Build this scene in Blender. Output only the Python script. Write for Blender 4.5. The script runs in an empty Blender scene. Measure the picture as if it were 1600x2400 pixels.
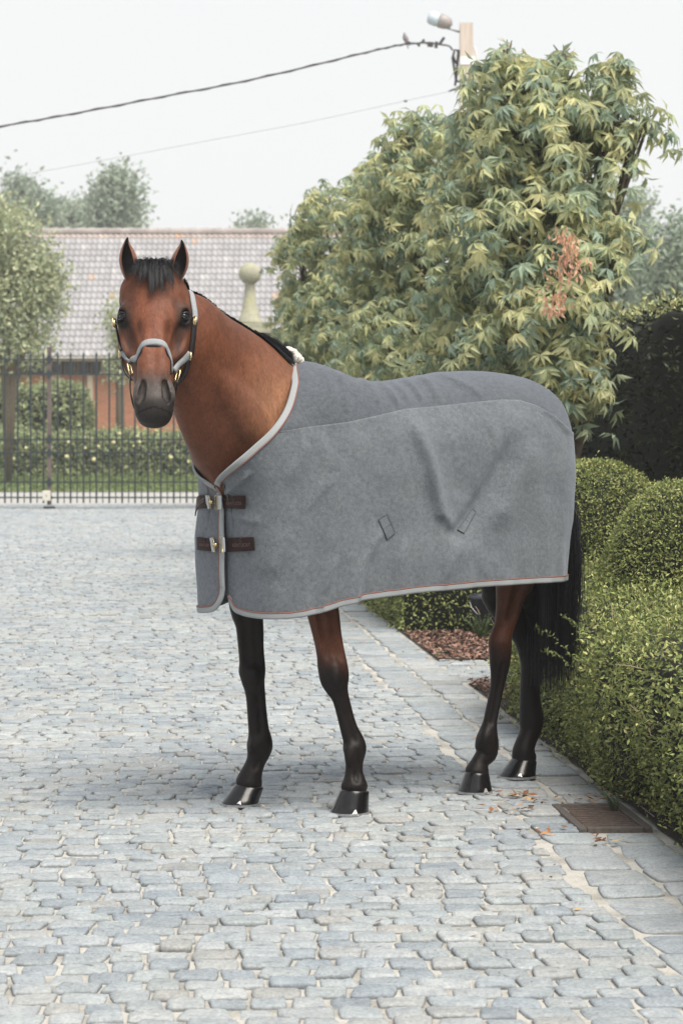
import bpy, bmesh, math, random
import numpy as np
from math import radians, sin, cos, pi, sqrt, atan2
from mathutils import Vector, Matrix
from mathutils.bvhtree import BVHTree
R = random.Random(7)
S = bpy.context.scene
C = S.collection

# ------------------------------------------------------------------ camera
F = 5670.0; HZ = 960.0; EYE = 1.5
cd = bpy.data.cameras.new('camera'); cam = bpy.data.objects.new('camera', cd); C.objects.link(cam)
cam.location = (0, 0, EYE); cam.rotation_euler = (radians(90), 0, 0)
cd.sensor_fit = 'HORIZONTAL'; cd.sensor_width = 24.0; cd.lens = 24.0*F/1600.0
cd.shift_y = -(1200.0-HZ)/1600.0
cd.clip_start = 0.1; cd.clip_end = 3000
cd.dof.use_dof = True; cd.dof.focus_distance = 8.9; cd.dof.aperture_fstop = 7.1
S.camera = cam

# ------------------------------------------------------------------ world, sun, exposure
W = bpy.data.worlds.new('World'); S.world = W; W.use_nodes = True
nt = W.node_tree; nt.nodes.clear()
sk = nt.nodes.new('ShaderNodeTexSky'); sk.sky_type = 'NISHITA'; sk.sun_disc = False
OV_H, OV_Z = 5.9, 5.0      # overcast veil, horizon and zenith (times the background strength)
SUN_EL, SUN_AZ = radians(58), radians(142)      # azimuth clockwise from +Y
sk.sun_elevation = SUN_EL; sk.sun_rotation = SUN_AZ; sk.dust_density = 3.0; sk.air_density = 1.0; sk.ozone_density = 1.0
hs = nt.nodes.new('ShaderNodeHueSaturation'); hs.inputs['Saturation'].default_value = 0.35
bgn = nt.nodes.new('ShaderNodeBackground'); bgn.inputs['Strength'].default_value = 0.12
wo = nt.nodes.new('ShaderNodeOutputWorld')
# thin bright overcast over the clear-sky model: paler than the zenith near the horizon
tc = nt.nodes.new('ShaderNodeTexCoord'); sx_ = nt.nodes.new('ShaderNodeSeparateXYZ'); mr = nt.nodes.new('ShaderNodeMapRange')
mr.inputs[1].default_value = 0.12; mr.inputs[2].default_value = 0.9; mr.inputs[3].default_value = 0.0; mr.inputs[4].default_value = 1.0
cm = nt.nodes.new('ShaderNodeMix'); cm.data_type = 'RGBA'; cm.inputs[6].default_value = (OV_H*.985, OV_H, OV_H*1.0, 1); cm.inputs[7].default_value = (OV_Z*.93, OV_Z, OV_Z*1.10, 1)
mx = nt.nodes.new('ShaderNodeMix'); mx.data_type = 'RGBA'; mx.inputs[0].default_value = 0.85
nt.links.new(tc.outputs['Generated'], sx_.inputs[0]); nt.links.new(sx_.outputs['Z'], mr.inputs[0]); nt.links.new(mr.outputs[0], cm.inputs[0])
nt.links.new(sk.outputs[0], hs.inputs['Color']); nt.links.new(hs.outputs[0], mx.inputs[6]); nt.links.new(cm.outputs[2], mx.inputs[7])
nt.links.new(mx.outputs[2], bgn.inputs['Color']); nt.links.new(bgn.outputs[0], wo.inputs[0])
sl = bpy.data.lights.new('sun', 'SUN'); sl.energy = 4.4; sl.angle = radians(40); sl.color = (1.0, 0.94, 0.84)
so = bpy.data.objects.new('sun', sl); C.objects.link(so)
sd = Vector((sin(SUN_AZ)*cos(SUN_EL), cos(SUN_AZ)*cos(SUN_EL), sin(SUN_EL)))
so.rotation_euler = sd.to_track_quat('Z', 'Y').to_euler(); so.location = (6, -6, 12)
S.view_settings.view_transform = 'Standard'; S.view_settings.look = 'None'
S.view_settings.exposure = 0.42; S.view_settings.gamma = 1.0; S.view_settings.use_curve_mapping = False
S.cycles.use_denoising = True; S.cycles.max_bounces = 8; S.cycles.transparent_max_bounces = 8
S.cycles.volume_bounces = 1; S.cycles.sample_clamp_indirect = 8

# ------------------------------------------------------------------ helpers
def P(px, py, d):
    """point at depth d seen at photo pixel (px, py)"""
    return Vector(((px-800)/F*d, d, EYE+(HZ-py)/F*d))
def G(px, py):
    return P(px, py, F*EYE/(py-HZ))
def prop(o, label=None, cat=None, group=None, kind=None):
    if label: o['label'] = label
    if cat: o['category'] = cat
    if group: o['group'] = group
    if kind: o['kind'] = kind
    return o
def empty(name, loc=(0, 0, 0), rz=0, **k):
    o = bpy.data.objects.new(name, None); C.objects.link(o); o.location = loc; o.rotation_euler = (0, 0, rz)
    o.empty_display_size = 0.1
    return prop(o, **k)
def mesh(name, V, Fc, mat, parent=None, smooth=True, attr=None, **k):
    me = bpy.data.meshes.new(name)
    V = np.asarray(V, dtype=np.float32).reshape(-1, 3)
    if isinstance(Fc, np.ndarray):
        n = Fc.shape[1]; m = len(Fc)
        me.vertices.add(len(V)); me.vertices.foreach_set('co', V.ravel())
        me.loops.add(m*n); me.loops.foreach_set('vertex_index', Fc.astype(np.int32).ravel())
        me.polygons.add(m); me.polygons.foreach_set('loop_start', np.arange(0, m*n, n, dtype=np.int32))
        try: me.polygons.foreach_set('loop_total', np.full(m, n, dtype=np.int32))
        except Exception: pass
        me.update(calc_edges=True)
    else:
        me.from_pydata([tuple(map(float, v)) for v in V], [], Fc)
    me.validate()
    if attr is not None:
        a = me.color_attributes.new('col', 'FLOAT_COLOR', 'POINT')
        c = np.ones((len(me.vertices), 4), dtype=np.float32); c[:, :3] = np.asarray(attr)[:len(me.vertices), :3]
        a.data.foreach_set('color', c.ravel())
    me.polygons.foreach_set('use_smooth', np.full(len(me.polygons), smooth))
    o = bpy.data.objects.new(name, me); C.objects.link(o)
    if isinstance(mat, (list, tuple)):
        for q in mat: me.materials.append(q)
    else: me.materials.append(mat)
    if parent: o.parent = parent
    return prop(o, **k)
class MB:
    """collects shapes into one mesh"""
    def __init__(s): s.v = []; s.f = []; s.c = []
    def add(s, V, Fc, col=None):
        n = len(s.v); V = [tuple(q) for q in V]; s.v += V; s.f += [tuple(i+n for i in f) for f in Fc]
        s.c += [col or (1, 1, 1)]*len(V)
    def box(s, c, size, rz=0, M=None, bev=0.0, col=None):
        hx, hy, hz = size[0]/2, size[1]/2, size[2]/2
        b = min(bev, hx*.9, hy*.9, hz*.9)
        if b <= 0:
            V = [Vector((x*hx, y*hy, z*hz)) for z in (-1, 1) for y in (-1, 1) for x in (-1, 1)]
            Fc = [(0, 2, 3, 1), (4, 5, 7, 6), (0, 1, 5, 4), (2, 6, 7, 3), (0, 4, 6, 2), (1, 3, 7, 5)]
        else:
            bm = bmesh.new(); bmesh.ops.create_cube(bm, size=1.0)
            for v in bm.verts: v.co = Vector((v.co.x*2*hx, v.co.y*2*hy, v.co.z*2*hz))
            bmesh.ops.bevel(bm, geom=bm.edges[:], offset=b, segments=2, profile=.6, affect='EDGES')
            bm.verts.index_update(); V = [v.co.copy() for v in bm.verts]; Fc = [tuple(v.index for v in f.verts) for f in bm.faces]; bm.free()
        m = Matrix.Translation(c) @ (M if M is not None else Matrix.Rotation(rz, 4, 'Z'))
        s.add([m @ v for v in V], Fc, col)
    def tube(s, pts, r, n=8, cap=True, col=None, flat=1.0, up=None):
        pts = [Vector(p) for p in pts]; k = len(pts)
        rr = r if isinstance(r, (list, tuple)) else [r]*k
        V = []; Fc = []
        t0 = (pts[1]-pts[0]).normalized()
        u = (Vector(up) if up else (Vector((0, 0, 1)) if abs(t0.z) < .9 else Vector((1, 0, 0))))
        for i in range(k):
            t = (pts[min(i+1, k-1)]-pts[max(i-1, 0)]); t = t.normalized() if t.length > 1e-9 else t0
            a = u - t*u.dot(t)
            a = a.normalized() if a.length > 1e-6 else t.orthogonal().normalized()
            b = t.cross(a); u = a
            for j in range(n):
                q = 2*pi*j/n; V.append(pts[i]+(a*cos(q)*flat+b*sin(q))*rr[i])
        for i in range(k-1):
            for j in range(n): Fc.append((i*n+j, i*n+(j+1) % n, (i+1)*n+(j+1) % n, (i+1)*n+j))
        if cap: Fc.append(tuple(range(n-1, -1, -1))); Fc.append(tuple(range((k-1)*n, k*n)))
        s.add(V, Fc, col)
    def lathe(s, c, prof, n=24, M=None, col=None):
        V = []; Fc = []; k = len(prof)
        m = Matrix.Translation(c) @ (M if M is not None else Matrix.Identity(4))
        for (r, z) in prof:
            for j in range(n): q = 2*pi*j/n; V.append(m @ Vector((r*cos(q), r*sin(q), z)))
        for i in range(k-1):
            for j in range(n): Fc.append((i*n+j, i*n+(j+1) % n, (i+1)*n+(j+1) % n, (i+1)*n+j))
        Fc.append(tuple(range(n-1, -1, -1))); Fc.append(tuple(range((k-1)*n, k*n)))
        s.add(V, Fc, col)
    def build(s, name, mat, parent=None, smooth=False, usecol=False, **k):
        return mesh(name, s.v, s.f, mat, parent, smooth, attr=s.c if usecol else None, **k)
def smooth_by_angle(o, deg=40):
    me = o.data; me.polygons.foreach_set('use_smooth', np.full(len(me.polygons), True))
    bm = bmesh.new(); bm.from_mesh(me)
    for e in bm.edges:
        if len(e.link_faces) == 2 and e.calc_face_angle(0) > radians(deg): e.smooth = False
    bm.to_mesh(me); bm.free(); return o
# materials
class NG:
    def __init__(s, name):
        s.m = bpy.data.materials.new(name); s.m.use_nodes = True; s.t = s.m.node_tree; s.t.nodes.clear()
        s.out = s.t.nodes.new('ShaderNodeOutputMaterial'); s.b = s.t.nodes.new('ShaderNodeBsdfPrincipled')
        s.t.links.new(s.b.outputs[0], s.out.inputs[0])
    def n(s, typ, **k):
        o = s.t.nodes.new(typ)
        for a, v in k.items():
            if a.startswith('i_'):
                key = a[2:]; key = int(key) if key.isdigit() else key
                o.inputs[key].default_value = v
            else: setattr(o, a, v)
        return o
    def l(s, a, b): s.t.links.new(a, b)
    def set(s, **k):
        for a, v in k.items(): s.b.inputs[a.replace('_', ' ')].default_value = v
    def ramp(s, fac, stops):
        r = s.n('ShaderNodeValToRGB'); e = r.color_ramp.elements
        while len(e) < len(stops): e.new(.5)
        for q, (p, c) in zip(e, stops): q.position = p; q.color = (*c, 1) if len(c) == 3 else c
        s.l(fac, r.inputs[0]); return r.outputs[0]
    def noise(s, scale, detail=4, rough=.55, vec=None, dist=0):
        q = s.n('ShaderNodeTexNoise'); q.inputs['Scale'].default_value = scale; q.inputs['Detail'].default_value = detail
        q.inputs['Roughness'].default_value = rough; q.inputs['Distortion'].default_value = dist
        s.l(vec if vec is not None else s.obj(), q.inputs['Vector']); return q.outputs['Fac']
    def obj(s):
        if not hasattr(s, '_o'): s._o = s.n('ShaderNodeTexCoord')
        return s._o.outputs['Object']
    def map(s, scale, vec=None):
        m = s.n('ShaderNodeMapping'); m.inputs['Scale'].default_value = scale; s.l(vec if vec is not None else s.obj(), m.inputs[0]); return m.outputs[0]
    def mix(s, fac, a, b, blend='MIX'):
        m = s.n('ShaderNodeMix', data_type='RGBA', blend_type=blend)
        for sock, v in ((m.inputs[0], fac), (m.inputs[6], a), (m.inputs[7], b)):
            if hasattr(v, 'is_output'): s.l(v, sock)
            else: sock.default_value = (*v, 1) if isinstance(v, (tuple, list)) and len(v) == 3 else v
        return m.outputs[2]
    def bump(s, h, strength=.3, dist=.01):
        b = s.n('ShaderNodeBump'); b.inputs['Strength'].default_value = strength; b.inputs['Distance'].default_value = dist
        s.l(h, b.inputs['Height']); s.l(b.outputs[0], s.b.inputs['Normal']); return b
    def col(s, c): s.l(c, s.b.inputs['Base Color'])
    def attr(s):
        a = s.n('ShaderNodeAttribute', attribute_name='col'); return a.outputs['Color']
def plain(name, c, rough=.5, metal=0, var=.15, scale=30, bump=.15, spec=.5, dist=.002):
    g = NG(name); f = g.noise(scale, 5)
    g.col(g.ramp(f, [(.3, tuple(x*(1-var) for x in c)), (.7, tuple(min(1, x*(1+var)) for x in c))]))
    g.set(Roughness=rough, Metallic=metal); g.b.inputs['Specular IOR Level'].default_value = spec
    if bump: g.bump(f, bump, dist)
    return g.m
# ------------------------------------------------------------------ HORSE (local frame: x to the tail, y to its far side, z up)
MFX, MFY = -.16, 9.09
EX, EY = .804, .595
horse = empty('horse', (MFX, MFY, 0), atan2(EY, EX), label='bay horse in a grey rug and halter, head turned to the camera', cat='horse')
def L2W(u, w, z=0): return Vector((MFX+EX*u-EY*w, MFY+EY*u+EX*w, z))
def W2L(p):
    x, y = p[0]-MFX, p[1]-MFY
    return Vector((EX*x+EY*y, -EY*x+EX*y, p[2]))
def PW(px, py, w):
    """local point on the plane y=w seen at photo pixel"""
    dx = (px-800)/F; nx, ny = -EY, EX
    t = (w+nx*MFX+ny*MFY)/(nx*dx+ny)
    return W2L(Vector((dx*t, t, EYE+(HZ-py)/F*t)))
def proj(V):
    """local points (n,3) -> photo pixels"""
    V = np.asarray(V); x = MFX+EX*V[..., 0]-EY*V[..., 1]; y = MFY+EY*V[..., 0]+EX*V[..., 1]
    return 800+x/y*F, HZ-(V[..., 2]-EYE)/y*F

H = .0052
g0 = np.array([-1.02, -.50, .02]); g1 = np.array([1.34, .46, 2.12])
NX, NY, NZ = [int(q) for q in np.ceil((g1-g0)/H)]
FLD = np.full((NX, NY, NZ), .12, dtype=np.float32)
def _box(lo, hi):
    a = np.maximum(np.floor((np.asarray(lo)-g0)/H).astype(int), 0); b = np.minimum(np.ceil((np.asarray(hi)-g0)/H).astype(int)+1, [NX, NY, NZ])
    if np.any(b <= a): return None
    sl_ = tuple(slice(int(a[i]), int(b[i])) for i in range(3))
    X, Y, Z = np.meshgrid(*[(g0[i]+H*np.arange(a[i], b[i])).astype(np.float32) for i in range(3)], indexing='ij', sparse=True)
    return sl_, X, Y, Z
def cone(a, b, ra, rb, k=.03, lat=None, asp=1.0, asp2=None, cut=False):
    """round cone a-b; lat: direction along which the section is stretched by asp"""
    a = np.array(a, float); b = np.array(b, float)
    asp2 = asp if asp2 is None else asp2
    m = max(ra*max(1, asp), rb*max(1, asp2))+k+.02
    q = _box(np.minimum(a, b)-m, np.maximum(a, b)+m)
    if q is None: return
    s_, X, Y, Z = q
    px, py, pz = X-a[0], Y-a[1], Z-a[2]
    ba = b-a
    if lat is not None and (asp != 1 or asp2 != 1):
        l = np.array(lat, float); l /= np.linalg.norm(l)
        L2 = max(ba@ba, 1e-9)
        h0 = np.clip((px*ba[0]+py*ba[1]+pz*ba[2])/L2, 0, 1)
        A = asp+(asp2-asp)*h0
        dl = px*l[0]+py*l[1]+pz*l[2]
        bl = ba@l
        # squash the offset from the axis along lat
        ox, oy, oz = px-h0*ba[0], py-h0*ba[1], pz-h0*ba[2]
        ol = ox*l[0]+oy*l[1]+oz*l[2]; sc = (1/A-1)*ol
        ox = ox+sc*l[0]; oy = oy+sc*l[1]; oz = oz+sc*l[2]
        d = np.sqrt(ox*ox+oy*oy+oz*oz)-(ra+(rb-ra)*h0)
        d = d*np.minimum(1, A)
    else:
        L2 = max(ba@ba, 1e-9)
        h0 = np.clip((px*ba[0]+py*ba[1]+pz*ba[2])/L2, 0, 1)
        ox, oy, oz = px-h0*ba[0], py-h0*ba[1], pz-h0*ba[2]
        d = np.sqrt(ox*ox+oy*oy+oz*oz)-(ra+(rb-ra)*h0)
    d = d.astype(np.float32); f = FLD[s_]
    if cut:
        d = -d; hh = np.maximum(k-np.abs(f-d), 0)/k; FLD[s_] = np.maximum(f, d)+hh*hh*k*.25
    else:
        hh = np.maximum(k-np.abs(f-d), 0)/k; FLD[s_] = np.minimum(f, d)-hh*hh*k*.25
def cr(A, n):
    """catmull-rom through rows of A, n steps per span"""
    A = np.asarray(A, float); Pp = np.vstack([2*A[0]-A[1], A, 2*A[-1]-A[-2]]); out = []
    for i in range(1, len(Pp)-2):
        p0, p1, p2, p3 = Pp[i-1:i+3]
        for j in range(n):
            t = j/n; out.append(.5*((2*p1)+(-p0+p2)*t+(2*p0-5*p1+4*p2-p3)*t*t+(-p0+3*p1-3*p2+p3)*t**3))
    out.append(A[-1]); return np.array(out)
def chain(st, k=.02, n=3, lat=(0, 1, 0), cut=False):
    """st rows: x,y,z,r,aspect"""
    Q = cr(st, n)
    for i in range(len(Q)-1):
        cone(Q[i][:3], Q[i+1][:3], Q[i][3], Q[i+1][3], k, lat, Q[i][4], Q[i+1][4], cut)

def loft(st, k=.012, n=3, lat=(0, 1, 0), asp=.92):
    """like chain but with flat sections, so that narrow places stay narrow"""
    Q = cr(st, n); m = Q[:, 3].max()+k+.03; q = _box(Q[:, :3].min(0)-m, Q[:, :3].max(0)+m)
    s_, X, Y, Z = q; best = np.full(FLD[s_].shape, 9., np.float32); rad = np.zeros_like(best); l = np.array(lat, float)
    for i in range(len(Q)-1):
        a, b = Q[i, :3], Q[i+1, :3]; ba = b-a; px, py, pz = X-a[0], Y-a[1], Z-a[2]
        h0 = np.clip((px*ba[0]+py*ba[1]+pz*ba[2])/max(ba@ba, 1e-9), 0, 1)
        ox, oy, oz = px-h0*ba[0], py-h0*ba[1], pz-h0*ba[2]; ol = (ox*l[0]+oy*l[1]+oz*l[2])*(1/asp-1)
        ox = ox+ol*l[0]; oy = oy+ol*l[1]; oz = oz+ol*l[2]
        d = np.sqrt(ox*ox+oy*oy+oz*oz).astype(np.float32); w = d < best; best = np.where(w, d, best); rad = np.where(w, Q[i, 3]+(Q[i+1, 3]-Q[i, 3])*h0, rad).astype(np.float32)
    d = (best-rad)*asp; f = FLD[s_]; hh = np.maximum(k-np.abs(f-d), 0)/k; FLD[s_] = np.minimum(f, d)-hh*hh*k*.25

# ---- torso (under the rug)
TOR = [(-.17, 0, 1.19, .15, 1.0), (-.08, 0, 1.21, .215, .95), (.05, 0, 1.25, .265, .93), (.22, 0, 1.235, .285, .95), (.42, 0, 1.225, .285, .92), (.62, 0, 1.25, .27, .92), (.8, 0, 1.31, .26, .96), (.95, 0, 1.345, .232, 1.03), (1.06, 0, 1.35, .165, 1.1)]
chain(TOR, k=.02, n=2)
cone((.02, 0, 1.55), (.12, 0, 1.55), .07, .06, .09)          # withers
# breast and shoulders
for s in (-1, 1):
    chain([(-.225, s*.075, 1.26, .095, 1), (-.205, s*.085, 1.14, .10, 1), (-.16, s*.10, 1.02, .10, 1), (-.09, s*.115, .93, .09, 1)], k=.06, n=2)
    chain([(.06, s*.075, 1.56, .05, 1), (-.02, s*.12, 1.42, .075, 1), (-.11, s*.135, 1.27, .085, 1), (-.15, s*.13, 1.15, .085, 1)], k=.08, n=2)
# neck muscles: sternocephalic band and groove on the near side
gr = [PW(440, 905, -.12), PW(476, 975, -.125), PW(512, 1045, -.125), PW(540, 1090, -.11)]
chain([(*q, .008, 1) for q in gr], k=.06, n=3, cut=True)
chain([(*PW(430, 800, -.10), .035, 1), (*PW(500, 890, -.085), .04, 1), (*PW(560, 960, -.09), .05, 1), (*PW(600, 1020, -.10), .06, 1)], k=.10, n=2)
chain([(*PW(474, 940, -.03), .06, 1), (*PW(496, 1010, -.0), .065, 1), (*PW(516, 1070, .0), .07, 1), (-.25, 0, 1.2, .07, 1)], k=.05, n=2)
chain([(*PW(492, 1010, .04), .06, 1), (*PW(500, 1060, .06), .065, 1), (-.20, .07, 1.22, .08, 1)], k=.05, n=2)
# ---- legs from their outlines in the photograph (y, left edge, right edge) with the plane y=w they stand in
def leg(rows, ox, oy, sc, w0, w1, k=.012, asp=.92, extra=()):
    st = list(extra); y0, y1 = rows[0][0], rows[-1][0]
    for (y, a, b) in rows:
        t = (y-y0)/(y1-y0); w = w0+(w1-w0)*t
        q = PW(ox+(a+b)/2/sc, oy+y/sc, w); d = L2W(*q).y
        st.append((q.x, q.y, q.z, (b-a)/2/sc/F*d/.97, asp))
    loft(st, k=k, n=3, asp=asp); return st
LFf = leg([(150, 140, 437), (300, 190, 437), (400, 205, 440), (500, 215, 440), (600, 224, 446), (680, 228, 454), (740, 232, 455), (800, 244, 450), (860, 266, 450), (930, 282, 455), (1020, 291, 461), (1150, 300, 474), (1250, 306, 490), (1320, 298, 512), (1380, 290, 519), (1440, 293, 497), (1500, 290, 462), (1560, 268, 440), (1630, 228, 428), (1690, 196, 430)],
          500, 1380, 3.733, .13, .2, extra=[(-.19, .12, 1.05, .11, .85), (-.165, .125, .93, .085, .85)])
LFn = leg([(60, 772, 1086), (130, 790, 1090), (200, 815, 1098), (300, 842, 1110), (400, 868, 1120), (500, 890, 1136), (600, 906, 1156), (690, 914, 1176), (760, 924, 1186), (820, 945, 1188), (880, 985, 1182), (950, 1033, 1186), (1050, 1065, 1210), (1150, 1090, 1236), (1250, 1114, 1272), (1320, 1130, 1312), (1390, 1130, 1338), (1450, 1142, 1330), (1520, 1155, 1310), (1600, 1152, 1308), (1660, 1138, 1326), (1720, 1114, 1350)],
          500, 1380, 3.733, -.13, -.2, extra=[(-.12, -.13, 1.1, .12, .8), (-.055, -.13, .95, .092, .85)])
LHn = leg([(40, 440, 800), (130, 450, 770), (220, 458, 722), (320, 460, 688), (420, 450, 652), (500, 440, 622), (560, 415, 608), (620, 394, 604), (700, 399, 602), (800, 403, 592), (880, 410, 572), (960, 413, 553), (1050, 405, 530), (1150, 386, 510), (1250, 364, 488), (1340, 345, 474), (1420, 312, 477), (1490, 282, 486), (1560, 273, 486), (1620, 275, 470), (1680, 250, 402), (1730, 215, 400), (1770, 188, 405)],
          1040, 1340, 3.7925, -.15, -.10, extra=[(.84, -.15, 1.15, .17, .75), (.81, -.155, .98, .125, .8)])
LHf = leg([(30, 290, 640), (200, 330, 680), (350, 430, 720), (480, 540, 770), (600, 620, 830), (720, 660, 875), (850, 680, 880), (1000, 675, 860), (1150, 672, 860), (1280, 668, 882), (1340, 668, 885), (1400, 672, 868), (1460, 662, 840), (1530, 632, 815), (1600, 605, 806), (1650, 600, 822)],
          1040, 1340, 3.7925, .13, .10, extra=[(.84, .14, 1.15, .16, .75), (.80, .14, 1.0, .12, .8)])
# tendon grooves, splint line and joint relief
CAM = np.array(W2L(Vector((0, 0, 0)))); CAM[2] = 0; CAM /= np.linalg.norm(CAM); RGT = np.cross(CAM, [0, 0, 1.]); RGT = RGT if (L2W(*RGT)-L2W(0, 0, 0)).x > 0 else -RGT
def relief(st, i0, i1, side, r, k, cut=True, dep=.95):
    rows = []
    for q in st[i0:i1]:
        q_ = np.array(q[:3]); rr = q[3]; p = q_+CAM*rr*sqrt(max(0, 1-side*side))*dep+RGT*rr*side; rows.append((*p, r, 1))
    chain(rows, k=k, n=2, cut=cut)
relief(LFf, 11, 15, .30, .006, .014); relief(LFn, 14, 18, .15, .006, .014); relief(LHn, 11, 18, .20, .006, .014)
relief(LFf, 2, 8, -.2, .007, .03); relief(LFf, 2, 8, .55, .006, .03); relief(LFn, 2, 9, -.1, .008, .03); relief(LFn, 3, 9, .6, .006, .03)
relief(LHn, 2, 7, .35, .008, .03); relief(LFf, 8, 11, .1, .012, .02, False, .75); relief(LFn, 9, 12, .1, .013, .02, False, .75)
relief(LFn, 18, 21, -.45, .011, .02, False, .8); relief(LFf, 15, 17, -.35, .011, .02, False, .8); relief(LHn, 18, 20, -.3, .011, .02, False, .8)
relief(LFf, 18, 20, .2, .006, .015); relief(LFn, 21, 23, .2, .006, .015)
# knee bones, tendons, ergots
for (st, i) in ((LFf, 8), (LFn, 9)):
    q = st[i]; cone((q[0]-.02, q[1]-.012, q[2]+.01), (q[0]-.018, q[1]+.012, q[2]+.01), .026, .026, .02)
# ---- head
HP = P(360, 626, 8.60); HM = P(361, 999, 8.395)
ha = (HM-HP).normalized(); hc = Vector((.997, .075, 0)); hc = (hc-ha*hc.dot(ha)).normalized(); hb = hc.cross(ha)
if hb.y > 0: hb = -hb
HLEN = (HM-HP).length
def HD(t, c, b):
    """head frame: t down the face, c to the picture's right, b out of the face"""
    return W2L(HP+ha*(t*.945-.012)+hc*c+hb*b)
_o = W2L(Vector((0, 0, 0)))
hcl = W2L(hc)-_o; hbl = W2L(hb)-_o; hal = W2L(ha)-_o
def hchain(rows, k=.02, n=3, cut=False):
    chain([(*HD(t, c, b), rb, rc/rb) for (t, c, b, rb, rc) in rows], k, n, tuple(hcl), cut)
hchain([(.035, 0, -.085, .062, .072), (.09, 0, -.078, .07, .088), (.16, 0, -.074, .072, .098), (.21, 0, -.07, .068, .094), (.26, 0, -.063, .06, .074), (.32, 0, -.056, .054, .059), (.38, 0, -.05, .049, .050), (.43, 0, -.048, .047, .046), (.48, 0, -.05, .048, .047), (.53, 0, -.056, .05, .048)], k=.02)
hchain([(.09, 0, -.17, .085, .09), (.17, 0, -.195, .095, .102), (.25, 0, -.19, .092, .102), (.32, 0, -.165, .08, .084), (.39, 0, -.135, .062, .063), (.46, 0, -.11, .048, .048), (.52, 0, -.105, .042, .044)], k=.03)
for s in (-1, 1):
    hchain([(.175, s*.083, -.062, .026, .028), (.205, s*.092, -.075, .026, .026)], k=.03)           # orbit
    hchain([(.15, s*.078, -.050, .02, .02), (.168, s*.104, -.046, .013, .013), (.184, s*.117, -.058, .010, .010)], k=.016, n=2)   # brow
    hchain([(.225, s*.100, -.082, .018, .016), (.28, s*.095, -.086, .016, .014), (.34, s*.073, -.082, .012, .010)], k=.022)  # facial crest
    hchain([(.16, s*.07, -.2, .07, .04), (.24, s*.070, -.2, .075, .044), (.31, s*.053, -.175, .06, .04)], k=.03)  # cheek
    hchain([(.465, s*.028, -.034, .018, .018), (.50, s*.040, -.032, .024, .023), (.545, s*.043, -.042, .022, .022)], k=.022)     # nostril rim
    hchain([(.30, s*.034, -.018, .012, .012), (.40, s*.03, -.016, .012, .012), (.455, s*.026, -.016, .012, .012)], k=.03)      # nasal bone edge
    hchain([(.25, s*.062, .004, .008, .008), (.30, s*.062, -.006, .007, .007), (.36, s*.056, -.014, .005, .005)], k=.03, cut=True)   # hollow beside the nasal bone
    hchain([(.245, s*.098, -.038, .006, .006), (.30, s*.088, -.045, .008, .008), (.35, s*.074, -.045, .005, .005)], k=.035, cut=True)
hchain([(.535, 0, -.052, .044, .046), (.562, 0, -.055, .040, .046), (.578, 0, -.066, .03, .042)], k=.02)     # upper lip
for s in (-1, 1):
    hchain([(.545, s*.030, -.058, .028, .028), (.575, s*.032, -.064, .026, .024)], k=.02)
    hchain([(.470, s*.036, -.008, .007, .006), (.492, s*.037, -.006, .012, .008), (.520, s*.043, -.012, .014, .010), (.540, s*.048, -.019, .009, .008)], k=.008, cut=True)  # nostril
    hchain([(.187, s*.116, -.043, .016, .013), (.197, s*.118, -.047, .016, .013)], k=.012, cut=True)    # eye socket
hchain([(.57, 0, -.095, .032, .042), (.592, 0, -.088, .022, .038)], k=.02)      # lower lip
for s in (-1, 1): hchain([(.035, s*.070, -.095, .032, .030), (.10, s*.085, -.085, .028, .026)], k=.035)
hchain([(.03, -.05, -.075, .03, .03), (.02, 0, -.07, .035, .035), (.03, .05, -.075, .03, .03)], k=.03)

# ---- neck: centre pixel, bend, half height, half width
NK = []
for (px, py, w, r, hw) in [(618, 1008, .0, .245, .15), (568, 960, .0, .25, .145), (521, 897, -.01, .212, .125), (473, 835, -.045, .167, .10), (436, 778, -.075, .132, .085)]:
    q = PW(px, py, w); NK.append((q.x, q.y, q.z, r, hw/r))
for (t, c, b, r, hw) in [(.20, .075, -.30, .112, .082), (.12, .035, -.235, .10, .078), (.06, .005, -.165, .078, .07)]:
    q = HD(t, c, b); NK.append((q.x, q.y, q.z, r, hw/r))
chain(NK, k=.02, n=3)
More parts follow.
